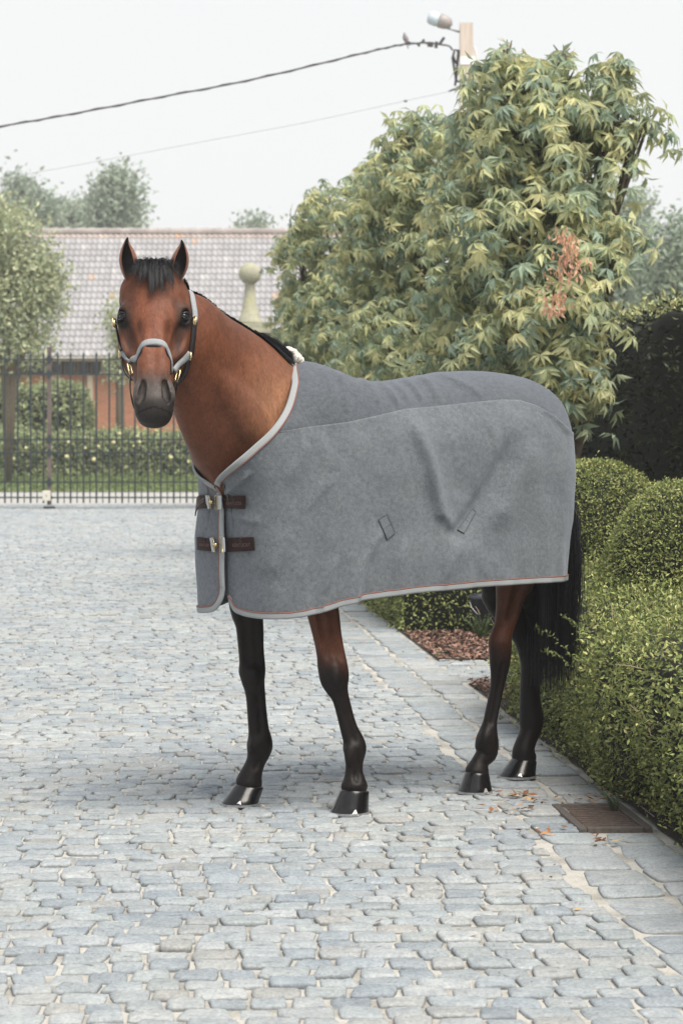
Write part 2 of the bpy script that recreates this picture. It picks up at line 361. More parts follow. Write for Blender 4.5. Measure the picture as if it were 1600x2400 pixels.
# ---- surface nets
def surface_nets(Fd):
    ins = Fd < 0
    nx, ny, nz = Fd.shape
    c = np.zeros((nx-1, ny-1, nz-1), np.uint8)
    for dx in (0, 1):
        for dy in (0, 1):
            for dz in (0, 1): c += ins[dx:nx-1+dx, dy:ny-1+dy, dz:nz-1+dz]
    act = (c > 0) & (c < 8); I = np.argwhere(act)
    idx = np.full(act.shape, -1, np.int32); idx[act] = np.arange(len(I), dtype=np.int32)
    acc = np.zeros((len(I), 3)); cnt = np.zeros(len(I))
    cor = [(0, 0, 0), (1, 0, 0), (0, 1, 0), (1, 1, 0), (0, 0, 1), (1, 0, 1), (0, 1, 1), (1, 1, 1)]
    val = [Fd[I[:, 0]+a, I[:, 1]+b, I[:, 2]+d] for a, b, d in cor]
    for i in range(8):
        for ax in range(3):
            j = i | (1 << ax)
            if j == i: continue
            m = (val[i] < 0) != (val[j] < 0)
            t = np.where(m, val[i]/(val[i]-val[j]+1e-12*(~m)), 0)
            p = np.array(cor[i], float)[None, :].repeat(len(I), 0); p[:, ax] += t
            acc[m] += p[m]; cnt[m] += 1
    V = g0+H*(I+acc/cnt[:, None])
    Q = []
    for ax in range(3):
        a = [slice(None)]*3; b = [slice(None)]*3
        a[ax] = slice(0, -1); b[ax] = slice(1, None)
        s0, s1 = ins[tuple(a)], ins[tuple(b)]
        ed = s0 != s1; E = np.argwhere(ed); fl = s0[ed]
        o1, o2 = [q for q in range(3) if q != ax]
        ok = (E[:, o1] > 0) & (E[:, o2] > 0) & (E[:, o1] < Fd.shape[o1]-1) & (E[:, o2] < Fd.shape[o2]-1)
        E = E[ok]; fl = fl[ok]
        def g(d1, d2):
            q = E.copy(); q[:, o1] -= d1; q[:, o2] -= d2; return idx[q[:, 0], q[:, 1], q[:, 2]]
        quad = np.stack([g(1, 1), g(0, 1), g(0, 0), g(1, 0)], 1)
        if ax == 1: fl = ~fl
        quad[~fl] = quad[~fl][:, ::-1]; Q.append(quad)
    return V, np.vstack(Q)
V, Q = surface_nets(FLD)
# light smoothing
def relax(V, Q, it=2, lam=.5):
    e = np.vstack([Q[:, [0, 1]], Q[:, [1, 2]], Q[:, [2, 3]], Q[:, [3, 0]]])
    cnt = np.bincount(e.ravel(), minlength=len(V)).astype(float)
    for _ in range(it):
        s_ = np.zeros_like(V)
        for ax in range(3): s_[:, ax] = np.bincount(e[:, 0], V[e[:, 1], ax], len(V))+np.bincount(e[:, 1], V[e[:, 0], ax], len(V))
        V = V+lam*(s_/cnt[:, None]-V)
    return V
V = relax(V, Q, 3)
# ---- coat colours, with some light and shade painted in
def ss(x, a, b):
    t = np.clip((x-a)/(b-a), 0, 1); return t*t*(3-2*t)
def lump(V, f, ph=0):
    return (np.sin(V[:, 0]*f+ph)*np.cos(V[:, 1]*f*1.3+ph*2)+np.sin(V[:, 2]*f*.9+ph*3+2*np.sin(V[:, 0]*f*.5)))*.5
BAY = np.array([.110, .040, .020]); BLK = np.array([.0035, .003, .0035]); DRK = np.array([.075, .026, .014]); GRY = np.array([.082, .076, .074])
def mixc(A, B, m): return A*(1-m[:, None])+np.asarray(B)*m[:, None]
wl = V[:, 2]; col = np.tile(BAY, (len(V), 1))
n1 = lump(V, 9, 1); n2 = lump(V, 25, 2)
col = col*(1+.16*n1+.10*n2)[:, None]
ulo = V[:, 0]+.55*(V[:, 2]-1.35)
nk_ = ss(V[:, 2], .95, 1.1)*(V[:, 0] < .3)
dxy, _z = proj(V)[0], proj(V)[1]
sh_ = np.exp(-(((V[:, 0]+.15)/.17)**2+((V[:, 2]-1.44)/.20)**2))*nk_*(V[:, 1] < 0)      # paler near shoulder and lower neck: bay variation plus painted sunlight
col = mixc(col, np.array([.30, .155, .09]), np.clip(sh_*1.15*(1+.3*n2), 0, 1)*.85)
fr_ = np.exp(-(((V[:, 0]+.42-.55*(1.45-V[:, 2]))/.10)**2))*nk_*ss(-V[:, 2], -1.8, -1.3)     # darker windpipe side: bay variation, with its shade painted in
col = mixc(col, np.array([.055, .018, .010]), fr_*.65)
# legs: black below the knee and hock, brown above
front = V[:, 0] < .35
col = mixc(col, DRK*1.1, np.where(wl < .95, ss(-wl, -.95, -.78), 0)*.75)
col = mixc(col, DRK*.8, ss(V[:, 0], .4, .6)*ss(-wl, -.95, -.75)*.6)
kz = np.where(front, np.where(V[:, 1] > 0, .80, .56), np.where(V[:, 1] > 0, .8, .53))
col = mixc(col, BLK, ss(-(wl+.03*n2+.02*n1), -kz-.13, -kz+.05)*.97)
# head
Hq = np.array([W2L(HP)]); D = V-Hq
t_ = D@np.array(hal); c_ = D@np.array(hcl); b_ = D@np.array(hbl)
hd = (t_ > -.06) & (t_ < .7) & (np.abs(c_) < .16) & (b_ > -.34) & (b_ < .1)
mz = ss(t_+.012*n2, .36, .45)*hd*ss(b_, -.24, -.14)
col = mixc(col, GRY, mz*.96)
low = ss(t_+.01*n2, .47, .51)*hd*ss(b_, -.2, -.13)
col = mixc(col, GRY*.20, low*.9)
for s in (-1, 1):
    de = np.sqrt(((t_-.173)/1.25)**2+(c_-s*.104)**2+(b_+.055)**2)
    col = mixc(col, GRY*.25, (1-ss(de, .026, .062))*.85*hd)
    col = mixc(col, BLK, (1-ss(de, .026, .036))*hd)
    dn = np.sqrt(((t_-.470)/2.4)**2+(c_-s*.0395)**2+(b_+.006)**2)
    col = mixc(col, BLK*.8, (1-ss(dn, .011, .017))*hd)
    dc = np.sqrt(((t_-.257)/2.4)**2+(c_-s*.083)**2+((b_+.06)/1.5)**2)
    col = mixc(col, np.array([.05, .026, .02]), (1-ss(dc, .008, .036))*.9*hd)  # shade in the cheek hollow painted into the coat
fc_ = (1-ss(np.abs(c_), .045, .085))*hd*(b_ > -.09)*ss(t_, .02, .1)*(1-ss(t_, .36, .44)); col = mixc(col, np.array([.19, .070, .038]), fc_*.6)
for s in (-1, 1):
    dq = np.sqrt(((t_-.225)/3.4)**2+(c_-s*(.050-.10*(t_-.225)))**2); col = mixc(col, np.array([.045, .015, .010]), (1-ss(dq, .002, .016))*.55*hd*(b_ > -.07))  # streak of painted shade in the hollow beside the nasal bone
    dq = np.sqrt(((t_-.275)/2.5)**2+(c_-s*(.104-.25*(t_-.275)))**2); col = mixc(col, np.array([.24, .12, .085]), (1-ss(dq, .004, .016))*.6*hd)  # highlight on the facial crest put into the colour
    dq = np.sqrt(((t_-.135)/1.6)**2+(c_-s*.078)**2); col = mixc(col, np.array([.050, .020, .014]), (1-ss(dq, .006, .022))*.6*hd*(b_ > -.09))  # temporal hollow above the eye: its shade is a dark colour spot
dm = np.abs(c_); col = mixc(col, np.array([.16, .055, .04]), (1-ss(dm, .0, .03))*ss(t_, .08, .16)*(1-ss(t_, .26, .34))*.35*hd*(b_ > -.06))
col = mixc(col, BLK, (1-ss(np.abs(t_-.527-.2*np.abs(c_)), .002, .004))*(b_ > -.07)*(t_ > .5)*hd*.9)  # mouth crease exists only as this painted dark line
# underside of neck darker brown, crest dark
g = NG('horse_coat'); a = g.attr()
f1 = g.noise(150, 5, .7, g.map((1, 1, .4))); f2 = g.noise(7, 4)
c1 = g.mix(.5, a, g.ramp(f1, [(.3, (.42, .38, .36)), (.7, (1.55, 1.5, 1.45))]), 'MULTIPLY')
c2 = g.mix(.6, c1, g.ramp(f2, [(.3, (.78, .74, .72)), (.72, (1.25, 1.22, 1.2))]), 'MULTIPLY')
f4 = g.noise(38, 4, .65, g.map((1, 1, .4))); f5 = g.noise(16, 3, .5)
c2 = g.mix(.5, c2, g.ramp(f4, [(.3, (.62, .58, .56)), (.7, (1.38, 1.36, 1.34))]), 'MULTIPLY')
g.col(c2); g.set(Roughness=.54); g.b.inputs['Specular IOR Level'].default_value = .22
g.b.inputs['Sheen Weight'].default_value = .02; g.b.inputs['Sheen Roughness'].default_value = .4; g.b.inputs['Sheen Tint'].default_value = (.9, .7, .6, 1)
b1 = g.bump(f1, .3, .002); b2 = g.n('ShaderNodeBump'); b2.inputs['Strength'].default_value = .35; b2.inputs['Distance'].default_value = .012; g.l(f5, b2.inputs['Height']); g.l(b2.outputs[0], b1.inputs['Normal']); coat = g.m
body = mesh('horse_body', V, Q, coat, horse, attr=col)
BV = BVHTree.FromPolygons([tuple(v) for v in V], [tuple(int(i) for i in q) for q in Q])
black_hair = plain('black_hair', (.010, .010, .013), .38, var=.3, scale=80, bump=0, spec=.5)
# ------------------------------------------------------------------ RUG
def nl(px, py, w): q = PW(px, py, w); return (q.x, q.y, q.z)
def rib(hem, mid, top, wt=None, n=2.3, m=60, upex=2.0, zm=None):
    """hem, mid (x,w,z) and top (x,w,z): straight drop below mid, rounded shoulder above it"""
    hem, mid, top = [np.array(q, float) for q in (hem, mid, top)]; out = []
    for i in range(m):
        t = i/m; e = t*t*(3-2*t)*.35+t*.65
        q = hem+(mid-hem)*t; q[1] = hem[1]+(mid[1]-hem[1])*(1-(1-t)**1.6); q[0] = hem[0]+(mid[0]-hem[0])*e; out.append(q)
    for i in range(m+1):
        a = i/m*pi/2; cw = cos(a)**(2/n); sz = sin(a)**(2/n)
        out.append(np.array([mid[0]+(top[0]-mid[0])*(1-cos(a)), top[1]+(mid[1]-top[1])*cw, mid[2]+(top[2]-mid[2])*sz]))
    return np.array(out)
def front_ribs(sgn):
    return None
NLn = [nl(503, 1135, .0), nl(516, 1116, -.10), nl(549, 1086, -.175), nl(592, 1048, -.215), nl(638, 1005, -.232), nl(668, 959, -.205), nl(685, 900, -.145), nl(691, 846, -.0)]
hemN = [(-.322, .0, .765), (-.318, -.105, .748), (-.272, -.2, .744), (-.19, -.262, .75), (-.10, -.29, .765), (-.02, -.302, .785), (.06, -.31, .80), (.14, -.317, .808)]
midN = [(-.335, .0, 1.10), (-.335, -.12, 1.07), (-.288, -.215, 1.05), (-.20, -.268, 1.06), (-.11, -.29, 1.1), (-.03, -.30, 1.15), (.05, -.302, 1.2), (.125, -.30, 1.24)]
NS = [2.3, 2.6, 2.6, 2.5, 2.4, 2.3, 2.2, 2.1]
def top0(px, py): return nl(px, py, 0)
rear = [  # hem, mid, top, n
    ((.30, -.33, .82), (.29, -.315, 1.22), top0(790, 880), 2.1),
    ((.46, -.34, .825), (.45, -.325, 1.2), top0(870, 897), 2.1),
    ((.62, -.34, .83), (.62, -.325, 1.2), top0(960, 885), 2.2),
    ((.78, -.335, .83), (.78, -.322, 1.22), top0(1050, 870), 2.2),
    ((.92, -.325, .83), (.93, -.318, 1.24), top0(1130, 869), 2.2),
    ((1.03, -.305, .828), (1.06, -.30, 1.25), top0(1195, 881), 2.2),
    ((1.11, -.265, .826), (1.155, -.258, 1.25), top0(1248, 905), 2.2),
    ((1.155, -.21, .825), (1.215, -.19, 1.25), top0(1280, 928), 2.2),
    ((1.18, -.165, .825), (1.245, -.13, 1.25), top0(1296, 947), 2.1)]
def build_ribs(side):
    Rb = []
    for i in range(8):
        h, m_, t = hemN[i], midN[i], NLn[i]
        Rb.append(rib(h, m_, t, n=NS[i]))
    for h, m_, t, n in rear: Rb.append(rib(h, m_, t, n=n))
    return np.array(Rb)
SUB = 26
def dense(Rb, sub=SUB):
    k, m, _ = Rb.shape
    return cr(Rb.reshape(k, m*3), sub).reshape(-1, m, 3)
def gnormal(Gd):
    du = np.gradient(Gd, axis=0); dv = np.gradient(Gd, axis=1); n = np.cross(du, dv); l = np.linalg.norm(n, axis=2, keepdims=True)
    return n/np.maximum(l, 1e-9)
Rn = build_ribs(-1); Gn = dense(Rn)
if gnormal(Gn)[60, 30, 1] > 0: NSG = -1
else: NSG = 1
def disp_sm(Gd, rng, amp=1.0, ph=0):
    X, Y, Z = Gd[..., 0], Gd[..., 1], Gd[..., 2]
    d = .0035*np.sin(X*9+ph+1.5*np.sin(Z*4))*np.cos(Z*4+X*3+ph)+.0012*np.sin(X*23+Z*9+ph*2+1.2*np.sin(Z*9+X*4))+.0006*np.sin(Z*41+X*22+ph+2*np.sin(X*11))
    low = ss(-Z, -1.2, -.78); d = d+low*(.006*np.sin(X*26+1.2+ph)+.004*np.sin(X*61+ph))
    return d*amp
def seg_d(px, py, pts):
    best = np.full(px.shape, 1e9); tt = np.zeros(px.shape); L = len(pts)-1; sgn = np.zeros(px.shape)
    for i in range(L):
        ax, ay = pts[i]; bx, by = pts[i+1]; vx, vy = bx-ax, by-ay
        h = np.clip(((px-ax)*vx+(py-ay)*vy)/(vx*vx+vy*vy), 0, 1); dx, dy = px-ax-h*vx, py-ay-h*vy
        d = np.hypot(dx, dy); m = d < best; best[m] = d[m]; tt[m] = ((i+h)/L)[m]; sgn[m] = np.sign(vx*dy-vy*dx)[m]
    return best, tt, sgn
K_ = 1600/1568.
FOLDS = [  # drape folds: line, height (m), width
    ([(928, 940), (955, 1000), (982, 1060), (997, 1120), (1012, 1180), (1050, 1222)], .013, 15),
    ([(905, 960), (935, 1030), (960, 1100), (968, 1170), (960, 1250)], -.003, 26),
    ([(1178, 990), (1158, 1060), (1125, 1130), (1085, 1185), (1048, 1225), (1030, 1245)], -.013, 22),
    ([(1215, 1000), (1200, 1070), (1165, 1150), (1130, 1220)], .010, 26),
    ([(1040, 1010), (1060, 1080), (1060, 1150)], -.004, 40),
    ([(800, 1440), (818, 1345), (838, 1290), (862, 1240), (885, 1210)], .007, 13),
    ([(725, 1450), (742, 1360), (760, 1310), (775, 1275)], .005, 10),
    ([(995, 1420), (1010, 1340), (1030, 1290), (1065, 1240)], .006, 16),
    ([(1165, 1420), (1150, 1330), (1130, 1260)], .004, 18),
    ([(850, 872), (890, 900), (918, 938)], .007, 6), ([(880, 868), (918, 895), (945, 935)], .0065, 7),
    ([(912, 862), (945, 885), (975, 930)], .006, 6), ([(945, 858), (985, 880), (1012, 932)], .006, 7),
    ([(985, 852), (1030, 868), (1085, 895), (1110, 915)], .005, 8),
    ([(770, 850), (788, 890), (798, 950)], .004, 9), ([(730, 845), (760, 880), (775, 940)], .003, 10),
    ([(820, 868), (850, 890), (872, 935)], .004, 7),
    ([(513, 1140), (545, 1112), (580, 1082)], .008, 8), ([(520, 1175), (560, 1195), (610, 1205)], .003, 9),
    ([(700, 1010), (690, 1060), (650, 1110)], .003, 14), ([(700, 1180), (735, 1130), (780, 1090)], .003, 12),
    ([(1240, 935), (1280, 965), (1312, 1000)], .004, 8), ([(1255, 1010), (1262, 1090), (1258, 1170)], -.002, 24),
    ([(1290, 1040), (1300, 1130), (1298, 1240)], .003, 18), ([(620, 1330), (650, 1270), (660, 1210)], .004, 22),
    ([(1135, 1420), (1120, 1345), (1105, 1280), (1090, 1230)], .003, 14), ([(895, 1430), (905, 1350), (915, 1290), (940, 1230)], .004, 14), ([(650, 1470), (665, 1395), (680, 1340), (700, 1290)], .003, 12),
    ([(1030, 985), (1045, 1020), (1050, 1060)], .003, 8), ([(1110, 960), (1135, 1000), (1140, 1050)], .003, 9), ([(700, 975), (740, 1030), (760, 1090)], .002, 16),
    ([(500, 1290), (508, 1350), (495, 1390)], .003, 14), ([(455, 1110), (470, 1200), (480, 1300)], .003, 14),
]
def foldd(Gd):
    px, py = proj(Gd); px = px/K_; py = py/K_; d = np.zeros(px.shape)
    for pts, a, w in FOLDS:
        q, t, sg = seg_d(px, py, pts); e = np.clip(np.minimum(t, 1-t)*5, 0, 1)
        wd = np.where(sg > 0, w*.75, w*1.35)
        d += 2.1*a*np.exp(-(q/wd)**2)*e
    q, t, sg = seg_d(px, py, [(0, 0), (1, 1)])
    # hip bone and stifle fullness, flank hollow
    d += .012*np.exp(-(((px-1185)/70)**2+((py-965)/55)**2))
    d -= .020*np.exp(-(((px-1068)/70)**2+((py-1120)/95)**2))
    d += .014*np.exp(-(((px-1000)/150)**2+((py-1290)/70)**2))
    # wobble of the cloth along the hem
    return d
def outn(Gd, sgn): return gnormal(Gd)*sgn
No = outn(Gn, NSG)
Gn2 = Gn+No*(disp_sm(Gn, 1)+foldd(Gn))[..., None]
# far side: mirror with its own folds, front edge lapped over the near panel
Gf = Gn.copy(); Gf[..., 1] *= -1
for i in range(7*SUB+1):      # the collar lies closer to the neck on the far side
    e_ = sin(i/(7.*SUB)*pi)**.7; t0_ = np.clip((np.arange(Gf.shape[1])/(Gf.shape[1]-1)-.45)/.55, 0, 1); tt_ = t0_**1.3*e_; dn_ = 1-t0_
    Gf[i, :, 0] -= .020*sin(min(i/(4.*SUB), 1)*pi)*dn_; Gf[i, :, 1] += .026*sin(min(i/(5.7*SUB), 1)*pi)*dn_
    Gf[i, :, 1] -= tt_*.045; Gf[i, :, 0] += tt_*.030
Nf = No.copy(); Nf[..., 1] *= -1
Gf2 = Gf+Nf*(disp_sm(Gf, 1, 1, 2.0))[..., None]
m_ = Gn.shape[1]
# keep both sides meeting on the back line
for j in range(m_):
    wgt = np.clip((j/(m_-1)-.86)/.14, 0, 1)**1.5
    cidx = np.arange(7*SUB, len(Gn))
    mid_ = (Gn2[cidx, j]+Gf2[cidx, j]*[1, -1, 1])/2
    Gn2[cidx, j] = Gn2[cidx, j]*(1-wgt)+mid_*wgt; Gf2[cidx, j] = Gf2[cidx, j]*(1-wgt)+mid_*[1, -1, 1]*wgt
# rounded front corner and lap of the far panel
ls = np.concatenate([[0], np.cumsum(np.linalg.norm(np.diff(Gf2[:, 20], axis=0), axis=1))])
def lift(Gd, r, z0=None):
    s_ = np.concatenate([[0], np.cumsum(np.linalg.norm(np.diff(Gd[:, 3], axis=0), axis=1))])
    for i in range(len(Gd)):
        if s_[i] >= r: break
        up = r-sqrt(max(r*r-(r-s_[i])**2, 0)); zb = Gd[i, 0, 2]; zt = Gd[i, -1, 2]
        colz = Gd[i].copy(); t = np.linspace(0, 1, m_); zz = np.interp(np.linspace(zb+up, zt, m_), colz[:, 2], np.arange(m_))
        for a in range(3): Gd[i, :, a] = np.interp(zz, np.arange(m_), colz[:, a])
    return Gd
# far panel extends a little past the middle of the breast
ext = np.array([Gf2[0]+(Gf2[0]-Gf2[4])*np.array([0, 1, 0])*0+np.array([.0, -.006*k, 0]) for k in (1,)])
Gf2 = np.vstack([ext, Gf2]); Gf2 = lift(Gf2, .085); Gn2 = lift(Gn2, .05)
lap = np.exp(-(np.arange(len(Gf2))/(.71*SUB))**2)*.010
Nf2 = gnormal(Gf2); Nf2 = Nf2*(1 if Nf2[60, 30, 1] > 0 else -1)
Gf2 = Gf2+Nf2*lap[:, None, None]
def resample(colm, t):
    """points of one column (m,3) at parameters t in 0..1"""
    x = np.linspace(0, 1, len(colm)); return np.stack([np.interp(t, x, colm[:, a]) for a in range(3)], 1)
SEAM = [(600, 1011), (656, 1011), (735, 999), (816, 989), (949, 959), (1020, 953), (1100, 944), (1174, 937), (1215, 938), (1255, 950), (1300, 975), (1340, 1012), (1358, 1030), (1400, 1065)]
sx = np.array([q[0] for q in SEAM]); sy = np.array([q[1] for q in SEAM])
def split(Gd, ref):
    """parameter of the yoke seam in each column"""
    px, py = proj(ref); vs = []
    for i in range(len(ref)):
        f_ = py[i]-np.interp(px[i], sx, sy); ins_ = np.where(f_ < 0)[0]
        if len(ins_) == 0 or px[i, -1] < 600: vs.append(1.0); continue
        j = ins_[0]
        vs.append(0.0 if j == 0 else ((j-1)+f_[j-1]/(f_[j-1]-f_[j]))/(m_-1))
    return np.array(vs)
extn = np.array([Gn2[0]+np.array([.007, .011*k, .0]) for k in (4, 3, 2, 1)]); Gn2 = np.vstack([extn, Gn2])
vs = split(Gn2, Gn2); vs[-1] = vs[-2]; vs[:4] = 1.0
felt = NG('rug_felt')
f1 = felt.noise(420, 3, .7); f2 = felt.noise(95, 4, .7); f3 = felt.noise(9, 4, .6)
def felt_mat(g, c, var=.2):
    a = g.noise(300, 3, .75); b = g.noise(62, 6, .8); c3 = g.noise(7, 4, .6)
    m1 = g.mix(.5, g.ramp(a, [(.3, tuple(x*.5 for x in c)), (.7, tuple(x*1.6 for x in c))]), g.ramp(b, [(.36, tuple(x*.5 for x in c)), (.64, tuple(x*1.55 for x in c))]))
    m2 = g.mix(.45, m1, g.ramp(c3, [(.3, (.82, .84, .88)), (.7, (1.12, 1.1, 1.08))]), 'MULTIPLY')
    g.col(m2); g.set(Roughness=.92); g.b.inputs['Specular IOR Level'].default_value = .15
    g.b.inputs['Sheen Weight'].default_value = .25; g.b.inputs['Sheen Roughness'].default_value = .6; g.b.inputs['Sheen Tint'].default_value = (.75, .82, .95, 1)
    g.bump(b, .6, .004); return g.m
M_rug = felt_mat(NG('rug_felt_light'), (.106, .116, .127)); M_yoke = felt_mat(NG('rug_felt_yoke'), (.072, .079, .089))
bpy.data.materials.remove(felt.m)
def grid_mesh(name, Gd, mat, parent, flip, thick=.004, **k):
    a, b, _ = Gd.shape; V = Gd.reshape(-1, 3)
    i, j = np.meshgrid(np.arange(a-1), np.arange(b-1), indexing='ij'); i = i.ravel(); j = j.ravel()
    Fq = np.stack([i*b+j, (i+1)*b+j, (i+1)*b+j+1, i*b+j+1], 1)
    if flip: Fq = Fq[:, ::-1]
    o = mesh(name, V, Fq, mat, parent, **k)
    if thick:
        s_ = o.modifiers.new('thickness', 'SOLIDIFY'); s_.thickness = thick; s_.offset = -1
    return o
FLIPN = (NSG == -1)
T1 = np.linspace(0, 1, 130); T2 = np.linspace(0, 1, 80)
lower = np.array([resample(Gn2[i], T1*vs[i]) for i in range(len(Gn2))])
i0 = int(np.argmax(vs < 1)); up_i = range(max(i0-1, 0), len(Gn2))
upper = np.array([resample(Gn2[i], (vs[i]-.012)+T2*(1-vs[i]+.012)) for i in up_i])
Nn2 = gnormal(Gn2)*NSG
NU = np.array([resample(Nn2[i], (vs[i]-.012)+T2*(1-vs[i]+.012)) for i in up_i])
fade = np.exp(-T2*7)[None, :, None]; upper = upper-NU*(.006*fade)
NL_ = np.array([resample(Nn2[i], T1*vs[i]) for i in range(len(Gn2))])
pf = (np.exp(-((1-T1)*vs.mean()/.02)**2))[None, :, None]*(vs < 1)[:, None, None]
lower = lower+NL_*.003*pf
rug = grid_mesh('rug', lower, M_rug, horse, FLIPN, label='charcoal grey felt rug fastened across the chest')
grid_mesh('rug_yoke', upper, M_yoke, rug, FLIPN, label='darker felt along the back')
nf = len(Gf2); vf = np.concatenate([[1], vs[4:]])
lowf = np.array([resample(Gf2[i], T1*vf[i]) for i in range(nf)])
grid_mesh('rug_panel', lowf, M_rug, rug, not FLIPN)
jf = int(np.argmax(vf < 1)); upf = np.array([resample(Gf2[i], (vf[i]-.012)+T2*(1-vf[i]+.012)) for i in range(max(jf-1, 0), nf)])
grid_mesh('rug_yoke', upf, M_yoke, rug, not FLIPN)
# ---- bindings and piping: strips sewn along the edges
M_bind = plain('binding', (.27, .285, .295), .8, var=.08, scale=400, bump=.4, spec=.2, dist=.001)
M_pipe = plain('piping', (.20, .075, .055), .7, var=.2, scale=300, bump=0)
def strip(B, N, width, side, off=.0035, nm=None):
    """B boundary points, N normals; strip laid inward"""
    B = np.asarray(B); N = np.asarray(N); N = N/np.linalg.norm(N, axis=1, keepdims=True)
    T = np.gradient(B, axis=0); T /= np.maximum(np.linalg.norm(T, axis=1, keepdims=True), 1e-9)
    I_ = np.cross(N, T)*side; I_ /= np.linalg.norm(I_, axis=1, keepdims=True)
    pr = [(-.003, -.004), (-.0035, .002), (0, .0045), (.25*width, .005), (.5*width, .0045), (.75*width, .005), (width, .0045), (width+.001, -.002)]
    return np.stack([B+I_*a+N*(b+off-.0035) for a, b in pr], 1), B+I_*(width+.0015)+N*(off+.0008)
def add_strip(B, N, width, side, off=.0035, pipe=True, nm='binding'):
    Gs, Pp = strip(B, N, width, side, off)
    # orientation
    n = gnormal(Gs); fl = (n[len(B)//2, 3]@np.asarray(N)[len(B)//2]) < 0
    grid_mesh(nm, Gs, M_bind, rug, fl, 0)
    if pipe:
        mb = MB(); mb.tube([Vector(p) for p in Pp], .0022, 6); mb.build('piping', M_pipe, rug, smooth=True)
def side_of(B, N, inner):
    B = np.asarray(B); N = np.asarray(N); T = np.gradient(B, axis=0); k = len(B)//2
    return 1 if np.cross(N[k], T[k])@(np.asarray(inner)[k]-B[k]) > 0 else -1
n_nl = 7*SUB+1
Nl = gnormal(lower)*NSG; Nl_f = gnormal(lowf); Nl_f *= (1 if Nl_f[60, 30, 1] > 0 else -1)
BW = .021
def do(B, N, inner, **k): add_strip(B, N, k.pop('width', BW), side_of(B, N, inner), **k)
Nu = gnormal(Gn2)*NSG; Nuf = gnormal(Gf2); Nuf *= (1 if Nuf[60, 30, 1] > 0 else -1)
do(Gn2[4:n_nl+4, -1], Nu[4:n_nl+4, -3], Gn2[4:n_nl+4, -8])                      # neckline near
do(Gf2[:n_nl+1, -1], Nuf[:n_nl+1, -3], Gf2[:n_nl+1, -8], off=.004)     # neckline far
do(Gn2[4:, 0], Nu[4:, 1], Gn2[4:, 5], width=.018)                                # hem near
do(Gf2[:, 0], Nuf[:, 1], Gf2[:, 5], width=.018)                                # hem far
do(Gf2[0, :], Nuf[1, :], Gf2[4, :], width=.018, off=.006)                      # front edge of the lapped panel
jr = int(.62*m_)
do(Gn2[-1, :jr], Nu[-2, :jr], Gn2[-4, :jr], width=.018)
do(Gf2[-1, :jr], Nuf[-2, :jr], Gf2[-4, :jr], width=.018)
# ---- point on the rug seen at a photo pixel (displayed coordinates 1568 wide)
def finder(Gd, Nd):
    px, py = proj(Gd); px = px.ravel(); py = py.ravel(); Vv = Gd.reshape(-1, 3); Nv = Nd.reshape(-1, 3)
    def f(x, y):
        q = (px-x*K_)**2+(py-y*K_)**2; k = np.argpartition(q, 5)[:5]; w = 1/(q[k]+4); w /= w.sum()
        p = (Vv[k]*w[:, None]).sum(0); n = (Nv[k]*w[:, None]).sum(0); n /= np.linalg.norm(n)
        # slide in the surface so that it sits exactly on the ray
        A = proj(p[None])[0][0], proj(p[None])[1][0]
        tx = np.cross(n, [0, 0, 1.]); tx /= np.linalg.norm(tx); ty = np.cross(n, tx); ty = ty if ty[2] > 0 else -ty
        if tx[0] < 0: tx = -tx
        e = .001; ax, ay = proj((p+tx*e)[None]); bx, by = proj((p+ty*e)[None])
        J = np.array([[(ax[0]-A[0])/e, (bx[0]-A[0])/e], [(ay[0]-A[1])/e, (by[0]-A[1])/e]])
        s_ = np.linalg.solve(J, [x*K_-A[0], y*K_-A[1]]); s_ = np.clip(s_, -.03, .03)
        return p+tx*s_[0]+ty*s_[1], n, tx, ty
    return f
FN = finder(Gn2, Nu); FF = finder(Gf2[:2*SUB-2], Nuf[:2*SUB-2])
M_leather = plain('dark_leather', (.016, .005, .005), .6, var=.3, scale=160, bump=.25, spec=.22)
M_brass = plain('brass', (.62, .50, .28), .25, 1.0, var=.08, scale=60, bump=0)
def patch(name, quad, f, mat, thick, off, nu=12, nv=6, parent=None, dome=0.0, **k):
    """piece of material laid on the cloth: quad = 4 displayed pixels tl,tr,br,bl"""
    Gd = np.zeros((nu, nv, 3)); Nn = np.zeros((nu, nv, 3)); tl, tr, br, bl = [np.array(q, float) for q in quad]
    for i in range(nu):
        for j in range(nv):
            a, b = i/(nu-1), j/(nv-1); q = (bl*(1-a)+br*a)*(1-b)+(tl*(1-a)+tr*a)*b
            p, n, _, _ = f(*q); Nn[i, j] = n; Gd[i, j] = p
    for _ in range(4):
        Gd[1:-1] = (Gd[:-2]+2*Gd[1:-1]+Gd[2:])/4
    nm = Nn.mean((0, 1)); nm /= np.linalg.norm(nm)
    Gd = Gd+Nn*off
    g_ = gnormal(Gd); fl = (g_[nu//2, nv//2]@nm) < 0
    o = grid_mesh(name, Gd, mat, parent or rug, fl, thick, **k); o.modifiers['thickness'].offset = -1
    be = o.modifiers.new('edge', 'BEVEL'); be.width = .0012; be.segments = 2; be.angle_limit = radians(50)
    return Gd, nm
